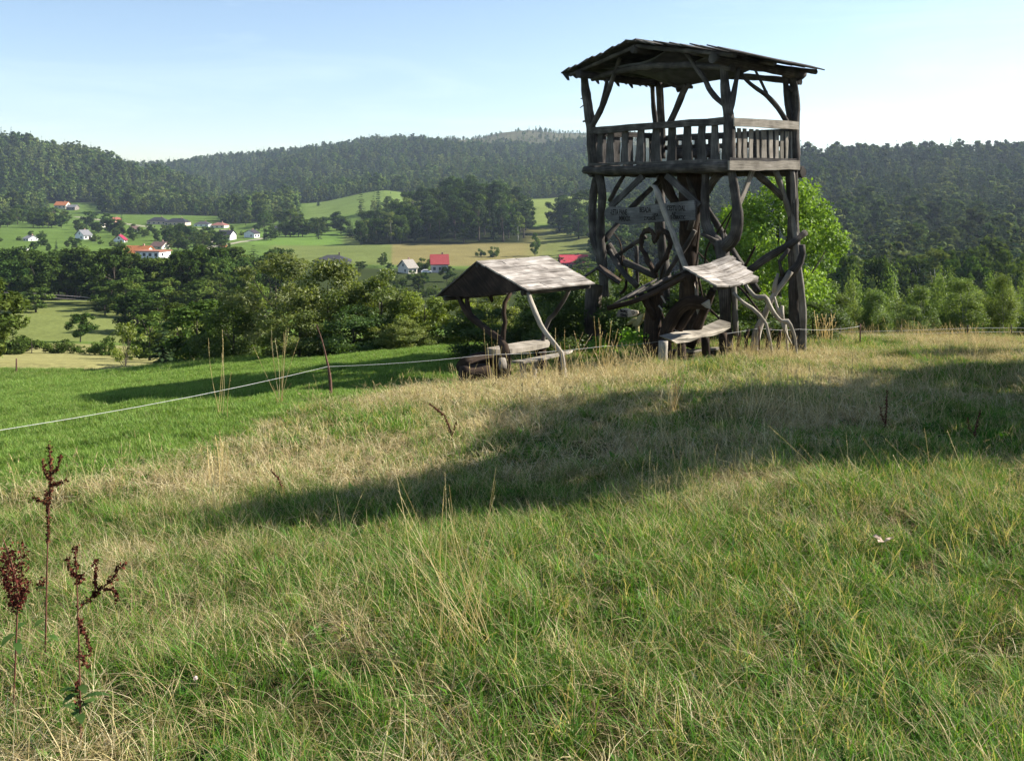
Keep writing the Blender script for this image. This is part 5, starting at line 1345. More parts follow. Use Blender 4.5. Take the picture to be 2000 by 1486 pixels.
at_place(PS, MB().tube([P(893, 574, 18.25), P(900, 590, 18.2), P(908, 606, 18.1), P(920, 619, 18.0), P(942, 636, 17.7), P(962, 652, 17.3), P(976, 662, 17.1), P(985, 676, 16.9), P(988, 692, 16.9), foot(P(990, 720, 16.9))], [.045, .05, .055, .065, .06, .06, .065, .075, .08, .085], n=9, seed=153)
         .tube([P(912, 576, 18.2), P(913, 592, 18.15), P(917, 610, 18.05), P(922, 620, 18.0)], [.04, .045, .05, .05], n=8, seed=154), 'post', 'brown')
at_place(PS, MB().tube([P(1031, 571, 17.35), P(1037, 590, 17.3), P(1046, 612, 17.2), P(1056, 634, 17.1), P(1070, 655, 17.0), P(1085, 674, 16.9), P(1097, 690, 16.85), foot(P(1106, 712, 16.8))], [.04, .045, .045, .045, .045, .045, .05, .05], n=9, seed=155), 'post', 'pale')
at_place(PS, MB().tube([P(998, 572, 19.5), P(986, 592, 19.4), P(984, 612, 19.3), P(987, 630, 19.2), P(983, 650, 19.1), foot(P(978, 690, 19.0))], [.04, .045, .05, .045, .05, .06], n=8, seed=156), 'post', 'brown')
at_place(PS, MB().tube([P(1113, 564, 18.5), P(1100, 588, 18.5), P(1082, 614, 18.5), P(1065, 640, 18.5), foot(P(1048, 690, 18.5))], [.035, .04, .045, .045, .05], n=8, seed=157), 'post', 'log')
at_place(PS, MB().tube([P(955, 572, 18.6), P(962, 590, 18.6), P(958, 575, 18.6)], [.04, .03, .03], n=6, seed=158), 'brace', 'brown')
PT = empty('picnic_table', (P(1010, 700, 17.6).x, 17.7, gz(P(1010, 700, 17.6).x, 17.7))); tag(PT, 'rough table with thick split log top inside the picnic shelter', 'table')
at_place(PT, MB().slab([P(950, 689, 17.2), P(985, 682, 17.6), P(1020, 676, 18.1), P(1050, 672, 18.5), P(1074, 672, 18.7), P(1072, 678, 18.4), P(1040, 685, 17.9), P(1000, 691, 17.35), P(968, 692, 17.1)], UP, .09), 'table_top', 'pale')
for u, vt, Y in ((975, 690, 17.4), (1055, 678, 18.4)): at_place(PT, MB().tube([P(u, vt, Y), foot(P(u, 712, Y))], [.11, .12], n=9, seed=int(u)), 'leg', 'brown')
PB = empty('picnic_bench', (P(1050, 700, 16.9).x, 16.9, gz(P(1050, 700, 16.9).x, 16.9))); tag(PB, 'narrow pale plank bench in front of the shelter table', 'bench')
at_place(PB, MB().slab([P(999, 708.5, 16.6), P(1030, 704, 16.95), P(1070, 696, 17.3), P(1119, 687, 17.75), P(1112, 691, 17.45), P(1085, 698, 17.1), P(1050, 706, 16.75), P(1022, 710, 16.55)], UP, .035), 'seat', 'pale')
at_place(PB, MB().tube([P(1022, 709, 16.75), P(1022, 720, 16.75), foot(P(1022, 730, 16.75))], [.075, .06, .06], n=8, seed=160), 'leg', 'pale')
at_place(PB, MB().tube([P(1044, 705, 16.95), P(1043, 716, 16.95), foot(P(1040, 730, 16.95))], [.10, .055, .05], n=8, seed=161), 'leg', 'pale')
at_place(PB, MB().tube([P(1098, 692, 17.5), foot(P(1099, 720, 17.5))], [.07, .08], n=8, seed=162), 'leg', 'brown')
gl = 'cut logs lying at the left end of the picnic shelter'
for i, (pts, rd_, mt, lb_) in enumerate([(((902, 716, 17.3), (935, 706, 17.6), (965, 700, 17.9)), [.16, .17, .15], 'brown', 'thick dark log lying left of the picnic table'), (((899, 730, 17.0), (930, 728, 17.1), (955, 724, 17.2)), [.15, .16, .14], 'brown', 'dark log half sunk in grass at the shelter corner'), (((980, 700, 16.8), (981, 712, 16.75), (982, 722, 16.7)), [.07, .085, .07], 'greywood', 'upright cut log end with pale face by the curved post')]):
    tag(MB().tube([P(*p) for p in pts], rd_, n=12, seed=165 + i).build('cut_log', M[mt]), lb_, 'log', gl)

# ------------------------------------------------------------------ wire fence
FE = empty('wire_fence', (FENCE_XY[1][0], FENCE_XY[1][1], gz(*FENCE_XY[1]))); tag(FE, 'single white electric fence tape running from the left edge to the tower', 'fence')
wp = [P(-330, 1010, 7.2)] + [P(*f) for f in FENCE]
sag = []
for a, b in zip(wp[:-1], wp[1:]):
    for k in range(6): t = k / 6; sag.append(a.lerp(b, t) - UP * .05 * 4 * t * (1 - t) * (.6 if (a - b).length < 3 else 1))
sag.append(wp[-1])
at_place(FE, MB().tube(sag, .0027, n=5, seg=5, rough=0), 'wire', 'wire')
b0 = P(641, 716, 15.22); tp = P(618, 634, 15.2)
at_place(FE, MB().tube([tp, P(628, 662, 15.2), P(636, 694, 15.2), P(641, 716, 15.22), P(645, 745, 15.25), foot(P(648, 775, 15.3))], [.006, .009, .015, .022, .025, .027], n=7, seg=.1, rough=.1, seed=170).tube([P(629, 663, 15.2), P(620, 655, 15.2)], [.006, .004], n=5, seed=171), 'post', 'rust')
for u, v, Y in ((1483, 641, 20.4), (1310, 663, 19.0)):
    p = P(u, v, Y); at_place(FE, MB().tube([p + UP * .04, p - UP * .3, foot(p)], [.018, .02, .022], n=6, seed=int(u)), 'post', 'rust')
p = P(1680, 637, 24.0); at_place(FE, MB().tube([p + UP * .05, foot(p)], [.02, .022], n=6, seed=9), 'post', 'rust')
FB = empty('pasture_fence', (P(1900, 660, 30).x, 30, gz(P(1900, 660, 30).x, 30))); tag(FB, 'thin wire fence with slender stakes along the right crest', 'fence')
for dz in (0, .12):
    at_place(FB, MB().tube([P(1560, 650, 27.5) - UP * dz, P(1760, 646, 28) - UP * dz, P(1890, 641, 28) - UP * dz, P(2080, 640, 28) - UP * dz, P(2400, 640, 28) - UP * dz], .005, n=4, seg=6, rough=0), 'wire', 'wire')
for u in (1640, 1760, 1890, 1975, 2060):
    p = P(u, 640, 28); at_place(FB, MB().tube([p + UP * .08, foot(p)], [.02, .025], n=6, seed=int(u)), 'stake', 'log')
gk = 'rusty stakes at the edge of the mown strip'
for u, vt, vb, lb_ in ((32, 700, 730, 'thin rusty stake at the left edge of the far meadow'), (387, 700, 722, 'dark thin stake on the mown strip before the bushy dark tree')):
    p = hit(u, vb - 4, 38); m_ = MB().tube([Vector((p.x, p.y, EYE - (vt - H) / F * p.y)), Vector((p.x, p.y, p.z - .2))], [.045, .05], n=6, seed=u)
    tag(m_.build('stake', M['rust']), lb_, 'stake', gk)
# ------------------------------------------------------------------ village houses
HM = {}
def hmat(kind, c):
    k = (kind, c)
    if k not in HM:
        m, nt, b = new_mat(kind); L = nt.links.new
        g = nd(nt, 'ShaderNodeTexCoord'); n = nd(nt, 'ShaderNodeTexNoise', i_Scale=1.5, i_Detail=6.0); L(g.outputs['Object'], n.inputs['Vector'])
        r = ramp(nt, [(.3, tuple(x * .85 for x in c)), (.7, tuple(min(1, x * 1.1) for x in c))]); L(n.outputs[0], r.inputs[0])
        src = r
        if kind == 'roof_tiles':
            w = nd(nt, 'ShaderNodeTexWave', i_Scale=1.3, wave_type='BANDS', bands_direction='Z'); L(g.outputs['Object'], w.inputs['Vector'])
            mx = nd(nt, 'ShaderNodeMix', data_type='RGBA', blend_type='MULTIPLY'); mx.inputs[0].default_value = .35; L(r.outputs[0], mx.inputs[6]); L(w.outputs[0], mx.inputs[7]); L(mx.outputs[2], b.inputs['Base Color'])
        else: L(r.outputs[0], b.inputs['Base Color'])
        HM[k] = m
    return HM[k]
GLASS = plain('window_glass', (.03, .035, .045), .15, .1, 2, .5)
FRAME = plain('window_frame', (.6, .58, .55), .6)

def house(name, u, vb, wpx, d, hw, hr, rot, wall, roof, label, hip=False, win=3, over=.5, chim=1, vt=None, door=False, balcony=False):
    """gabled (ridge along local x) or hipped house whose front foot stands where the photo shows it"""
    Lc = hit(u, vb, 180); w = wpx / F * Lc.y
    if vt is not None:
        tot = (vb - vt) / F * Lc.y; k = tot / (hw + hr); hw, hr = hw * k, hr * k
    o = empty(name, (Lc.x, Lc.y, Lc.z - .2)); o.rotation_euler = (0, 0, math.radians(rot))
    wm, rm = hmat('plaster', wall), hmat('roof_tiles', roof)
    def add(n, mb, m, p=o): 
        q = mb.build(n, m); q.parent = p; return q
    b = MB(); x, y = w / 2, d / 2
    if hip or hr < .1: b.box((0, 0, hw / 2 - .5), w, d, hw + 1)
    else:
        k = b.add([(-x, -y, -1), (x, -y, -1), (x, y, -1), (-x, y, -1), (-x, -y, hw), (x, -y, hw), (x, y, hw), (-x, y, hw), (-x, 0, hw + hr), (x, 0, hw + hr)])
        for f in ((0, 1, 5, 4), (2, 3, 7, 6)): b.face(tuple(k + i for i in f), ((0, 0),) * 4)
        for f in ((1, 2, 6, 9, 5), (3, 0, 4, 8, 7)): b.face(tuple(k + i for i in f), ((0, 0),) * 5)
    add('wall', b, wm)
    r = MB(); X, Yd = x + over, y + over; t = .22; zd = hr * over / max(y, .1)
    if hr < .1: r.box((0, 0, hw + .2), 2 * X, 2 * Yd, .35)
    elif hip:
        rx = max(x - y * .8, .3)
        k = r.add([(-X, -Yd, hw - .05), (X, -Yd, hw - .05), (X, Yd, hw - .05), (-X, Yd, hw - .05), (-rx, 0, hw + hr), (rx, 0, hw + hr)])
        for f in ((0, 1, 5, 4), (2, 3, 4, 5)): r.face(tuple(k + i for i in f), ((0, 0),) * 4)
        for f in ((1, 2, 5), (3, 0, 4)): r.face(tuple(k + i for i in f), ((0, 0),) * 3)
        r.face((k + 3, k + 2, k + 1, k), ((0, 0),) * 4)
    else:
        for sg_ in (-1, 1):
            p = [(-X, sg_ * Yd, hw - zd + .02), (X, sg_ * Yd, hw - zd + .02), (X, 0, hw + hr + .02), (-X, 0, hw + hr + .02)]
            k = r.add(p); k2 = r.add([(a, b_, c + t) for a, b_, c in p])
            for f in ((0, 1, 2, 3), (7, 6, 5, 4), (0, 4, 5, 1), (1, 5, 6, 2), (2, 6, 7, 3), (3, 7, 4, 0)):
                r.face(tuple((k + i) if i < 4 else (k2 + i - 4) for i in f), ((0, 0),) * 4)
    ro = add('roof', r, rm)
    if chim:
        c = MB(); c.box((w * .18, .3, hw + hr * .75 + .5), .6, .6, max(hr * .5, .6) + 1); cq = c.build('chimney', hmat('plaster', (.32, .2, .16))); cq.parent = ro
    def window(px, py, pz, ww, hh, ax):
        f = MB(); g = MB()
        if ax == 'x': f.box((px, py, pz), ww + .2, .1, hh + .2); g.box((px, py - .035, pz), ww, .08, hh)
        else: f.box((px, py, pz), .1, ww + .2, hh + .2); g.box((px + .035 * (1 if px > 0 else -1), py, pz), .08, ww, hh)
        q = add('window', f, FRAME); q2 = g.build('pane', GLASS); q2.parent = q
    n = win
    rows = [hw * .5] if hw < 4.2 else [hw * .28, hw * .74]
    for zc in rows:
        for i in range(n):
            px = -x + w * (i + .5) / n
            window(px, -y - .02, zc, min(1.3, w / n * .5), min(1.3, hw * .4), 'x')
        window(x + .02, -d * .2, zc, 1.0, min(1.2, hw * .4), 'y'); window(-x - .02, -d * .2, zc, 1.0, min(1.2, hw * .4), 'y')
    if hr > 2.2 and not hip:
        window(x + .02, 0, hw + hr * .3, .9, 1.1, 'y'); window(-x - .02, 0, hw + hr * .3, .9, 1.1, 'y')
    if door:
        q = MB(); q.box((x * .35, -y - .03, 1.0), 1.0, .12, 2.1); add('door', q, hmat('plaster', (.16, .08, .05)))
    if balcony:
        q = MB(); q.box((0, -y - .7, hw * .5), w * .9, 1.3, .15); q.box((0, -y - 1.3, hw * .5 + .5), w * .9, .08, .9); add('balcony', q, hmat('plaster', (.5, .45, .4)))
    tag(o, label, 'house')
    return o
OR, RD, DK, GY, BR = (.52, .19, .075), (.33, .06, .06), (.035, .036, .045), (.20, .20, .21), (.15, .095, .085)
WH, CR = (.80, .79, .78), (.66, .60, .50)
house('house', 272, 507, 50, 9, 3.6, 3.6, -14, CR, OR, 'large house with bright orange tiled roof behind the tree belt', vt=480, win=4)
house('house', 299, 511, 52, 8, 5.2, .0, -14, WH, (.36, .15, .10), 'white two storey house with flat brownish roof before the orange roof', vt=490, win=4, chim=0)
house('house', 313, 486, 24, 8, 2.6, 3.2, -10, CR, BR, 'brown roofed house just above the orange roofed one', vt=472, win=2)
house('house', 163, 467, 17, 9, 4.0, 4.2, 58, WH, GY, 'white steep gabled house with grey roof on the left green slope', vt=449, win=2, door=True)
house('house', 235, 473, 9, 7, 3.2, 4.6, 78, WH, (.30, .03, .07), 'small white house with steep dark red gable', vt=459, win=1, door=True)
house('farmhouse', 122, 407, 24, 9, 3.5, 3.6, -6, CR, OR, 'orange roofed farmhouse high below the left wood', vt=394, win=3)
house('barn', 142, 410, 18, 8, 2.8, 2.2, -6, (.2, .17, .15), GY, 'grey roofed barn beside the orange roofed farmhouse', vt=400, win=2, chim=0)
house('house', 226, 436, 13, 8, 4.0, 2.6, 50, (.62, .36, .26), (.3, .1, .07), 'small salmon coloured house half hidden in trees below the farm', vt=425, win=1)
g_ = 36
house('bungalow', 309, 438, 36, 11, 3.0, 3.2, 6, (.55, .42, .36), DK, 'dark hip roofed bungalow leftmost in the upper row', hip=True, vt=424, win=4)
house('bungalow', 347, 440, 42, 11, 3.0, 3.2, -4, (.52, .40, .34), DK, 'widest dark hip roofed bungalow in the upper row', hip=True, vt=426, win=5)
house('bungalow', 396, 442, 28, 10, 2.8, 2.8, 5, WH, (.06, .06, .07), 'pale walled bungalow with dark roof right of the widest one', hip=True, vt=432, win=3)
house('bungalow', 429, 445, 28, 10, 2.8, 2.6, -5, CR, (.26, .12, .10), 'bungalow with reddish roof rightmost in the upper row', hip=True, vt=434, win=3)
house('shed', 362, 463, 34, 6, 3.2, .0, 0, (.30, .28, .26), (.10, .10, .10), 'long flat grey shed below the row of bungalows', vt=456, win=4, chim=0)
house('chalet', 443, 468, 26, 9, 4.2, 3.4, -8, WH, DK, 'white chalet with dark gabled roof and balcony', vt=450, win=3, balcony=True)
house('house', 492, 464, 15, 9, 4.0, 2.6, 62, WH, (.05, .045, .055), 'white gable house with dark roof right of the chalet', vt=449, win=2)
house('house', 650, 521, 68, 13, 3.2, 3.0, 10, (.45, .42, .38), (.05, .05, .055), 'large dark hip roofed house rising behind the shrub row', hip=True, vt=497, win=5)
house('cottage', 796, 533, 20, 8, 3.6, 3.8, 38, CR, (.33, .30, .26), 'little gabled cottage with worn grey roof left of the red roofed house', vt=507, win=2)
house('house', 858, 531, 32, 9, 4.6, 4.2, 8, (.42, .40, .42), RD, 'grey walled house with steep red metal roof on the pasture edge', vt=497, win=3, door=True)
house('house', 1120, 522, 52, 9, 3.0, 3.4, 4, (.45, .06, .07), (.48, .06, .08), 'long red roofed house beside the left tower leg', vt=498, win=7, chim=1)
house('cottage', 100, 421, 12, 7, 2.6, 2.8, 20, CR, BR, 'small brown roofed cottage in the grove left of the farmhouse', vt=412, win=2)
house('cottage', 200, 444, 12, 7, 2.8, 2.8, -15, CR, DK, 'small dark roofed cottage above the white steep gabled house', vt=434, win=2)
house('cottage', 262, 452, 13, 7, 2.8, 3.0, 25, WH, BR, 'small white cottage with brown roof below the leftmost bungalow', vt=442, win=2)
house('cottage', 540, 452, 14, 8, 3.0, 3.0, 15, CR, DK, 'lone cottage with dark roof in the copse right of the chalets', vt=441, win=2)
house('cottage', 60, 470, 14, 7, 2.6, 2.6, -20, WH, GY, 'small white cottage with grey roof on the left green field', vt=460, win=2)
house('cottage', 408, 474, 14, 7, 2.8, 2.8, 10, CR, (.33, .13, .09), 'cottage with reddish roof in the strip left of the chalet', vt=464, win=2)
house('shed', 436, 486, 9, 5, 2.6, 1.2, 10, (.55, .2, .08), (.5, .2, .1), 'tiny orange shed below the chalet', vt=478, win=1, chim=0)
house('shed', 390, 489, 13, 6, 2.0, 1.4, -5, CR, (.42, .15, .12), 'tiny shed with reddish roof in the wooded strip', vt=483, win=1, chim=0)
house('shed', 45, 490, 15, 6, 2.4, 1.0, 4, WH, (.55, .55, .56), 'small white roofed shed at the far left behind the belt', vt=484, win=1, chim=0)
house('shed', 480, 426, 9, 6, 2.0, 2.0, 20, CR, (.62, .62, .62), 'tiny hut with white roof at the wood edge above the chalets', vt=418, win=1, chim=0)

# low wires crossing the pale pasture, from one wooden pole to another in the trees
pw = empty('power_line', (P(60, 600, 190).x, 190, gz(P(60, 600, 190).x, 190))); tag(pw, 'two thin power cables crossing in front of the dark belt', 'power line')
for dv in (0, 6):
    m_ = MB().tube([P(-120, 568 + dv, 196), P(60, 573 + dv, 192), P(160, 580 + dv, 190), P(345, 602 + dv * .5, 186), P(560, 620, 182)], .05, n=4, seg=30, rough=0)
    at_place(pw, m_, 'cable', 'plate')
for u, vt, Y in ((-120, 566, 196), (560, 617, 182)):
    p = P(u, vt, Y); at_place(pw, MB().tube([p, foot(p)], [.12, .15], n=7, seed=abs(u)), 'pole', 'log')

# a white car parked by the red roofed house
cp_ = hit(833, 534, 200); car = empty('parked_car', cp_); car.rotation_euler = (0, 0, .25); tag(car, 'small white car parked before the grey red roofed house', 'car')
CARW = plain('white_car_paint', (.8, .8, .8), .35, .03, 2, .5); TYRE = plain('tyre_rubber', (.02, .02, .02), .9)
def car_part(n, mb, m): q = mb.build(n, m); q.parent = car
b_ = MB(); b_.slab([(-2.1, -.85, .35), (2.1, -.85, .35), (2.15, -.85, .8), (1.2, -.85, .95), (.6, -.85, 1.45), (-1.1, -.85, 1.5), (-1.9, -.85, 1.0), (-2.15, -.85, .9)], (0, 1, 0), 1.7); car_part('body', b_, CARW)
b_ = MB(); b_.slab([(1.05, -.87, .98), (.55, -.87, 1.38), (-1.0, -.87, 1.42), (-1.6, -.87, 1.02)], (0, 1, 0), 1.74); car_part('window', b_, GLASS)
for x_ in (-1.35, 1.35):
    for y_ in (-.78, .78): car_part('wheel', MB().tube([(x_, y_ - .12, .33), (x_, y_ + .12, .33)], .33, n=14, seg=1, rough=0), TYRE)
# ------------------------------------------------------------------ single plants standing out of the grass
DOCK = np.array([(.095, .030, .020), (.15, .055, .033), (.06, .020, .014)])
def dock(px_stem, Y, branches, label, r0=.006, leaves=0, seed=0, dens=1.0):
    r = np.random.default_rng(seed)
    base = P(*px_stem[0], Y); base.z = gz(base.x, base.y) - .02
    o = empty('dock_plant', base); tag(o, label, 'dock plant', 'dried red dock plants in the meadow')
    inv = Matrix.Translation(-base)
    pts = [base] + [P(u, v, Y) for u, v in px_stem[1:]]
    st = MB().tube(pts, list(np.linspace(r0, r0 * .45, len(pts))), n=6, seg=.05, rough=.08, seed=seed)
    V, C = [], []
    def seeds(path, w):
        path = [Vector(p) for p in path]
        for a, b in zip(path[:-1], path[1:]):
            for k in range(int((b - a).length / .0012 * dens) + 1):
                if (k // 7) % 3 == 2 and r.uniform() < .75: continue
                p = np.array(a.lerp(b, r.uniform())) + r.normal(size=3) * w * .8
                n_ = unit(r.normal(size=(1, 3))); V.append(leaf_quads(p[None], n_, np.array([.0068 * r.uniform(.6, 1.3)]), r, .8)[0]); C.append(DOCK[r.integers(3)] * r.uniform(.7, 1.3))
    for path, w in branches:
        pp = [P(u, v, Y + dy) for u, v, dy in path]
        st.tube(pp, list(np.linspace(r0 * .6, r0 * .3, len(pp))), n=5, seg=.05, rough=.05, seed=seed + 3)
        seeds(pp, w)
    q = st.build('stem', STEM); q.parent = o; q.matrix_parent_inverse = inv
    q = link('seed_heads', mesh_quads('seed_heads', np.array(V), np.array(C), M['dockred']), o); q.matrix_parent_inverse = inv
    if leaves:
        for i in range(leaves):
            V = []
            p0 = pts[0].lerp(pts[1], r.uniform(.1, .9)); a = r.uniform(0, 6.28); d = Vector((math.cos(a), math.sin(a), .5)).normalized(); L = r.uniform(.06, .14); s = d.cross(UP).normalized(); prev = p0
            for k in range(4):
                t = (k + 1) / 4; nx = p0 + d * L * t - UP * L * .5 * t * t; w0 = .016 * math.sin(math.pi * (k + .02) / 4.2); w1 = .016 * math.sin(math.pi * (k + 1) / 4.2)
                V.append([tuple(prev - s * w0), tuple(prev + s * w0), tuple(nx + s * w1), tuple(nx - s * w1)]); prev = nx
            q = link('leaf', mesh_quads('leaf', np.array(V), np.tile((.07, .14, .03), (4, 1)), M['grass']), o); q.matrix_parent_inverse = inv
    return o
STEM = plain('dock_stem', (.12, .05, .034), .8, .3, 40)
dock([(88, 1215), (92, 1100), (95, 1000), (98, 930), (96, 868)], 4.35, [([(96, 985, 0), (100, 930, 0), (96, 868, 0)], .008), ([(95, 985, 0), (80, 978, .03), (64, 972, .04)], .007), ([(98, 950, 0), (115, 944, -.03), (129, 936, -.04)], .007), ([(97, 935, 0), (88, 925, .03), (84, 900, .04)], .006), ([(100, 925, 0), (112, 915, -.02), (118, 888, -.03)], .006), ([(93, 1060, 0), (95, 1010, 0), (90, 960, .02)], .006), ([(88, 1130, 0), (82, 1140, .02), (76, 1150, .03)], .012)], 'tall red dock plant standing leftmost in front of the lawn', .0044, 4, 1)
dock([(158, 1395), (155, 1300), (152, 1200), (150, 1130), (147, 1066)], 3.5, [([(150, 1130, 0), (148, 1100, 0), (147, 1066, 0)], .007), ([(149, 1125, 0), (138, 1115, .03), (131, 1086, .05)], .006), ([(152, 1140, 0), (158, 1128, -.02), (163, 1122, -.03)], .007), ([(154, 1205, 0), (160, 1225, -.02), (170, 1252, -.03), (178, 1276, -.04)], .006), ([(157, 1270, 0), (162, 1290, -.03), (172, 1302, -.04)], .011), ([(153, 1190, 0), (185, 1160, .05), (215, 1135, .06), (232, 1110, .06), (246, 1098, .06)], .008), ([(205, 1150, .06), (220, 1150, .06), (232, 1172, .06)], .006), ([(156, 1380, 0), (150, 1355, 0), (152, 1330, 0)], .009), ([(185, 1165, .05), (187, 1135, .05), (186, 1092, .05)], .005)], 'branched red dock plant nearest the bottom left corner', .0042, 8, 2)
dock([(25, 1215), (34, 1180), (30, 1130), (15, 1075), (5, 1050)], 3.9, [([(30, 1180, 0), (26, 1120, 0), (10, 1070, 0)], .02), ([(34, 1180, 0), (42, 1120, .03), (40, 1070, .04)], .018), ([(34, 1190, 0), (50, 1150, -.03), (58, 1135, -.04)], .012), ([(20, 1150, 0), (0, 1110, .02), (-15, 1080, .02)], .018), ([(26, 1190, 0), (15, 1150, .05), (20, 1085, .06)], .016)], 'bushy dark red dock cluster cut by the left edge', .0042, 4, 3, 1.6)
dock([(886, 880), (880, 840), (868, 812), (852, 798), (838, 788)], 10.2, [([(880, 845, 0), (868, 812, 0), (838, 788, 0)], .012), ([(882, 850, 0), (888, 835, 0), (890, 825, .03)], .010)], 'brown bent dock stalk in the middle of the dry strip', .008, 0, 4)
dock([(1728, 870), (1730, 830), (1731, 790), (1733, 762)], 10.0, [([(1728, 860, 0), (1731, 800, 0), (1733, 762, 0)], .012), ([(1730, 830, 0), (1722, 815, 0), (1720, 795, .02)], .012)], 'dark upright dock stalk in the shade at the right', .008, 0, 5)
dock([(1900, 880), (1905, 840), (1915, 800)], 9.4, [([(1900, 870, 0), (1908, 830, 0), (1915, 800, 0)], .012), ([(1903, 850, 0), (1893, 835, 0), (1890, 815, .02)], .010)], 'dark leaning dock stalk farthest right in the shade', .007, 0, 6)
dock([(560, 985), (552, 955), (545, 935), (530, 922)], 8.2, [([(552, 955, 0), (545, 935, 0), (528, 918, 0)], .009)], 'small dark dock stalk in the middle distance left of centre', .006, 0, 7)

def stalks(name, items, Y, label, mat='straw', seed=0, group='tall dry grass stalks standing above the meadow', w=.0045, headw=1.0):
    """tall grass stalks in one clump: (u base, v base, u top, v top)"""
    r = np.random.default_rng(seed); V, C = [], []; b0 = P(items[0][0], items[0][1], Y); b0.z = gz(b0.x, b0.y)
    for (ub, vb, ut, vt) in items:
        dy = r.uniform(-.15, .15); p0 = np.array(P(ub, vb, Y + dy)); p0[2] = min(p0[2], gz(p0[0], p0[1]) + .25 * abs(vb - vt) / F * Y) - .03; p1 = np.array(P(ut, vt, Y + dy))
        c = np.array(ST[r.integers(3)]) * r.uniform(.85, 1.15) * 1.1
        n = 7; bow = r.normal(size=3) * .02; prev = p0
        for k in range(n):
            t = (k + 1) / n; q = p0 + (p1 - p0) * t + bow * math.sin(math.pi * t)
            ww = w * (1 - .45 * t)
            for sd in ((1, 0, 0), (0, 1, 0)):
                sd = np.array(sd); V.append([prev - sd * ww, prev + sd * ww, q + sd * ww * .9, q - sd * ww * .9]); C.append(c)
            if t > .72:
                for m in range(5):
                    pp = prev + (q - prev) * r.uniform(); e = unit(r.normal(size=(1, 3))); V.append(leaf_quads((pp + r.normal(size=3) * w * .7)[None], e, np.array([w * 2.1 * headw]), r, .55)[0]); C.append(c * .85)
            prev = q
    me = mesh_quads(name, np.array(V) - np.array(b0), np.array(C), M[mat]); o = link(name, me, None, b0)
    return tag(o, label, 'grass stalks', group)
stalks('grass_stalks', [(545, 770, 530, 644), (545, 770, 537, 662), (546, 775, 529, 660), (549, 775, 554, 648), (550, 772, 559, 643), (551, 778, 564, 641), (548, 780, 584, 661), (552, 780, 558, 645), (540, 785, 533, 752), (548, 790, 570, 748), (544, 780, 495, 677)], 14.2, 'tall fan of dry stalks behind the fence tape, left of the leaning post', seed=1)
stalks('grass_stalks', [(428, 800, 407, 660), (430, 800, 434, 643), (426, 800, 436, 662), (434, 800, 433, 690), (444, 800, 452, 726)], 13.2, 'three thin dry stalks farthest left against the dark trees', seed=2)
stalks('grass_stalks', [(424, 985, 405, 870), (428, 985, 420, 850), (430, 985, 437, 862), (422, 985, 412, 880), (427, 985, 428, 840), (432, 985, 446, 880), (420, 985, 402, 900), (426, 985, 432, 870)], 7.6, 'yellow upright grass tuft at the edge of the shade left of centre', seed=3, w=.004)
stalks('grass_stalks', [(820 + (i * 53 % 170), 1190 + (i * 37 % 90), 770 + (i * 97 % 290), 905 + (i * 71 % 240)) for i in range(34)], 4.3, 'dense group of tall straw stalks in the middle foreground', seed=4, w=.0015, headw=1.0)
stalks('grass_stalks', [(1308 + (i % 5) * 3, 800, 1300 + i * 3, 728 + (i * 13 % 22)) for i in range(14)], 12.0, 'brown grass tuft standing alone in the dry strip below the tower', seed=5, w=.006)
stalks('grass_stalks', [(1170 + (i % 4) * 5, 735, 1168 + (i * 17 % 55) - 8, 618 + (i * 29 % 50)) for i in range(9)], 17.2, 'dry stalks rising before the left tower leg', seed=6, w=.006)
stalks('grass_stalks', [(1090 + (i % 6) * 12, 735, 1085 + i * 9, 640 + (i * 29 % 55)) for i in range(10)], 16.4, 'dry stalks standing before the shelter bench', seed=7, w=.005)
stalks('grass_stalks', [(955 + (i % 5) * 4, 745, 945 + i * 7, 640 + (i * 31 % 60)) for i in range(6)], 16.0, 'dry stalks crossing the curved post of the shelter', seed=8, w=.005)
stalks('grass_stalks', [(1598 + (i % 6) * 5, 672, 1590 + i * 3, 606 + (i * 17 % 26)) for i in range(16)], 25.0, 'brown reed clump at the crest right of the tower', seed=9, w=.012)
stalks('grass_stalks', [(1700 + i * 22, 1010, 1500 + (i * 41 % 260) + i * 20, 830 + (i * 37 % 90)) for i in range(14)], 6.6, 'leaning straw stalks at the right edge of the shade', seed=10, w=.003)
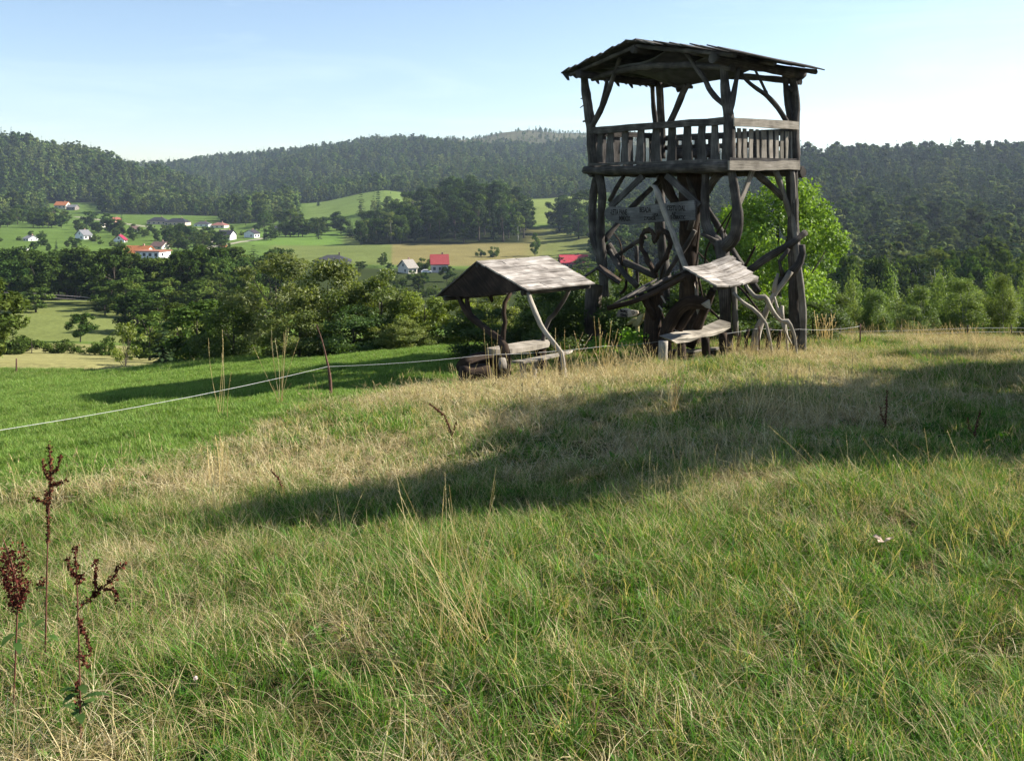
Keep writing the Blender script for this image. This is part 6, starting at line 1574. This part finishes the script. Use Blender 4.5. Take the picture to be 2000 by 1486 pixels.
# fallen pale leaf and flowers
lf = hit(1726, 1082, 2.0); m_ = MB(); 
for a in (0.3, 2.2, 3.9): 
    d = Vector((math.cos(a), math.sin(a), .25)); s = d.cross(UP).normalized()
    m_.slab([Vector((0, 0, .07)), d * .03 + s * .016 + UP * .08, d * .062 + s * .012 + UP * .085, d * .075 + UP * .07, d * .055 - s * .015 + UP * .075, d * .02 - s * .014 + UP * .08], UP, .003)
tag(m_.build('fallen_leaf', plain('dry_leaf', (.5, .36, .29), .7, .3, 30), loc=lf), 'pale pinkish dry leaf lying in the grass at the right', 'leaf')
gc = 'clover flowers in the near grass'
for i, (u, v, c, lb_) in enumerate([(498, 1143, (.35, .14, .24), 'purple clover flower in the left foreground grass'), (382, 1372, (.75, .62, .6), 'whitish clover flower near the bottom left')]):
    p = hit(u, v, 1.8); r = np.random.default_rng(i); n = 90; dd = unit(r.normal(size=(n, 3))); V = leaf_quads(dd * .009 + np.array([0, 0, .10]), dd, np.full(n, .004), r, .4)
    o = empty('clover_flower', p); q = link('flower_head', mesh_quads('flower_head', V, np.tile(np.array(c), (n, 1)), M['straw']), o)
    q = MB().tube([(0, 0, -.01), (.004, 0, .05), (0, 0, .1)], .0015, n=5, seg=.03, rough=0).build('stem', plain('clover_stem', (.08, .14, .03))); q.parent = o
    tag(o, lb_, 'flower', gc)
# ------------------------------------------------------------------ the air
def haze():
    b = MB(); x0, x1, y0, y1, z0, z1 = -4200, 4200, -160, 3200, -260, 420
    b.box(((x0 + x1) / 2, (y0 + y1) / 2, (z0 + z1) / 2), x1 - x0, y1 - y0, z1 - z0)
    m = bpy.data.materials.new('valley_air'); m.use_nodes = True; nt = m.node_tree; nt.nodes.remove(nt.nodes['Principled BSDF'])
    v = nt.nodes.new('ShaderNodeVolumePrincipled'); v.inputs['Color'].default_value = (.62, .76, 1, 1); v.inputs['Density'].default_value = 0.00009; v.inputs['Anisotropy'].default_value = 0.25
    nt.links.new(v.outputs[0], nt.nodes['Material Output'].inputs['Volume'])
    o = b.build('haze', m); tag(o, 'thin bluish air over the valley', 'haze', kind='stuff')
haze()
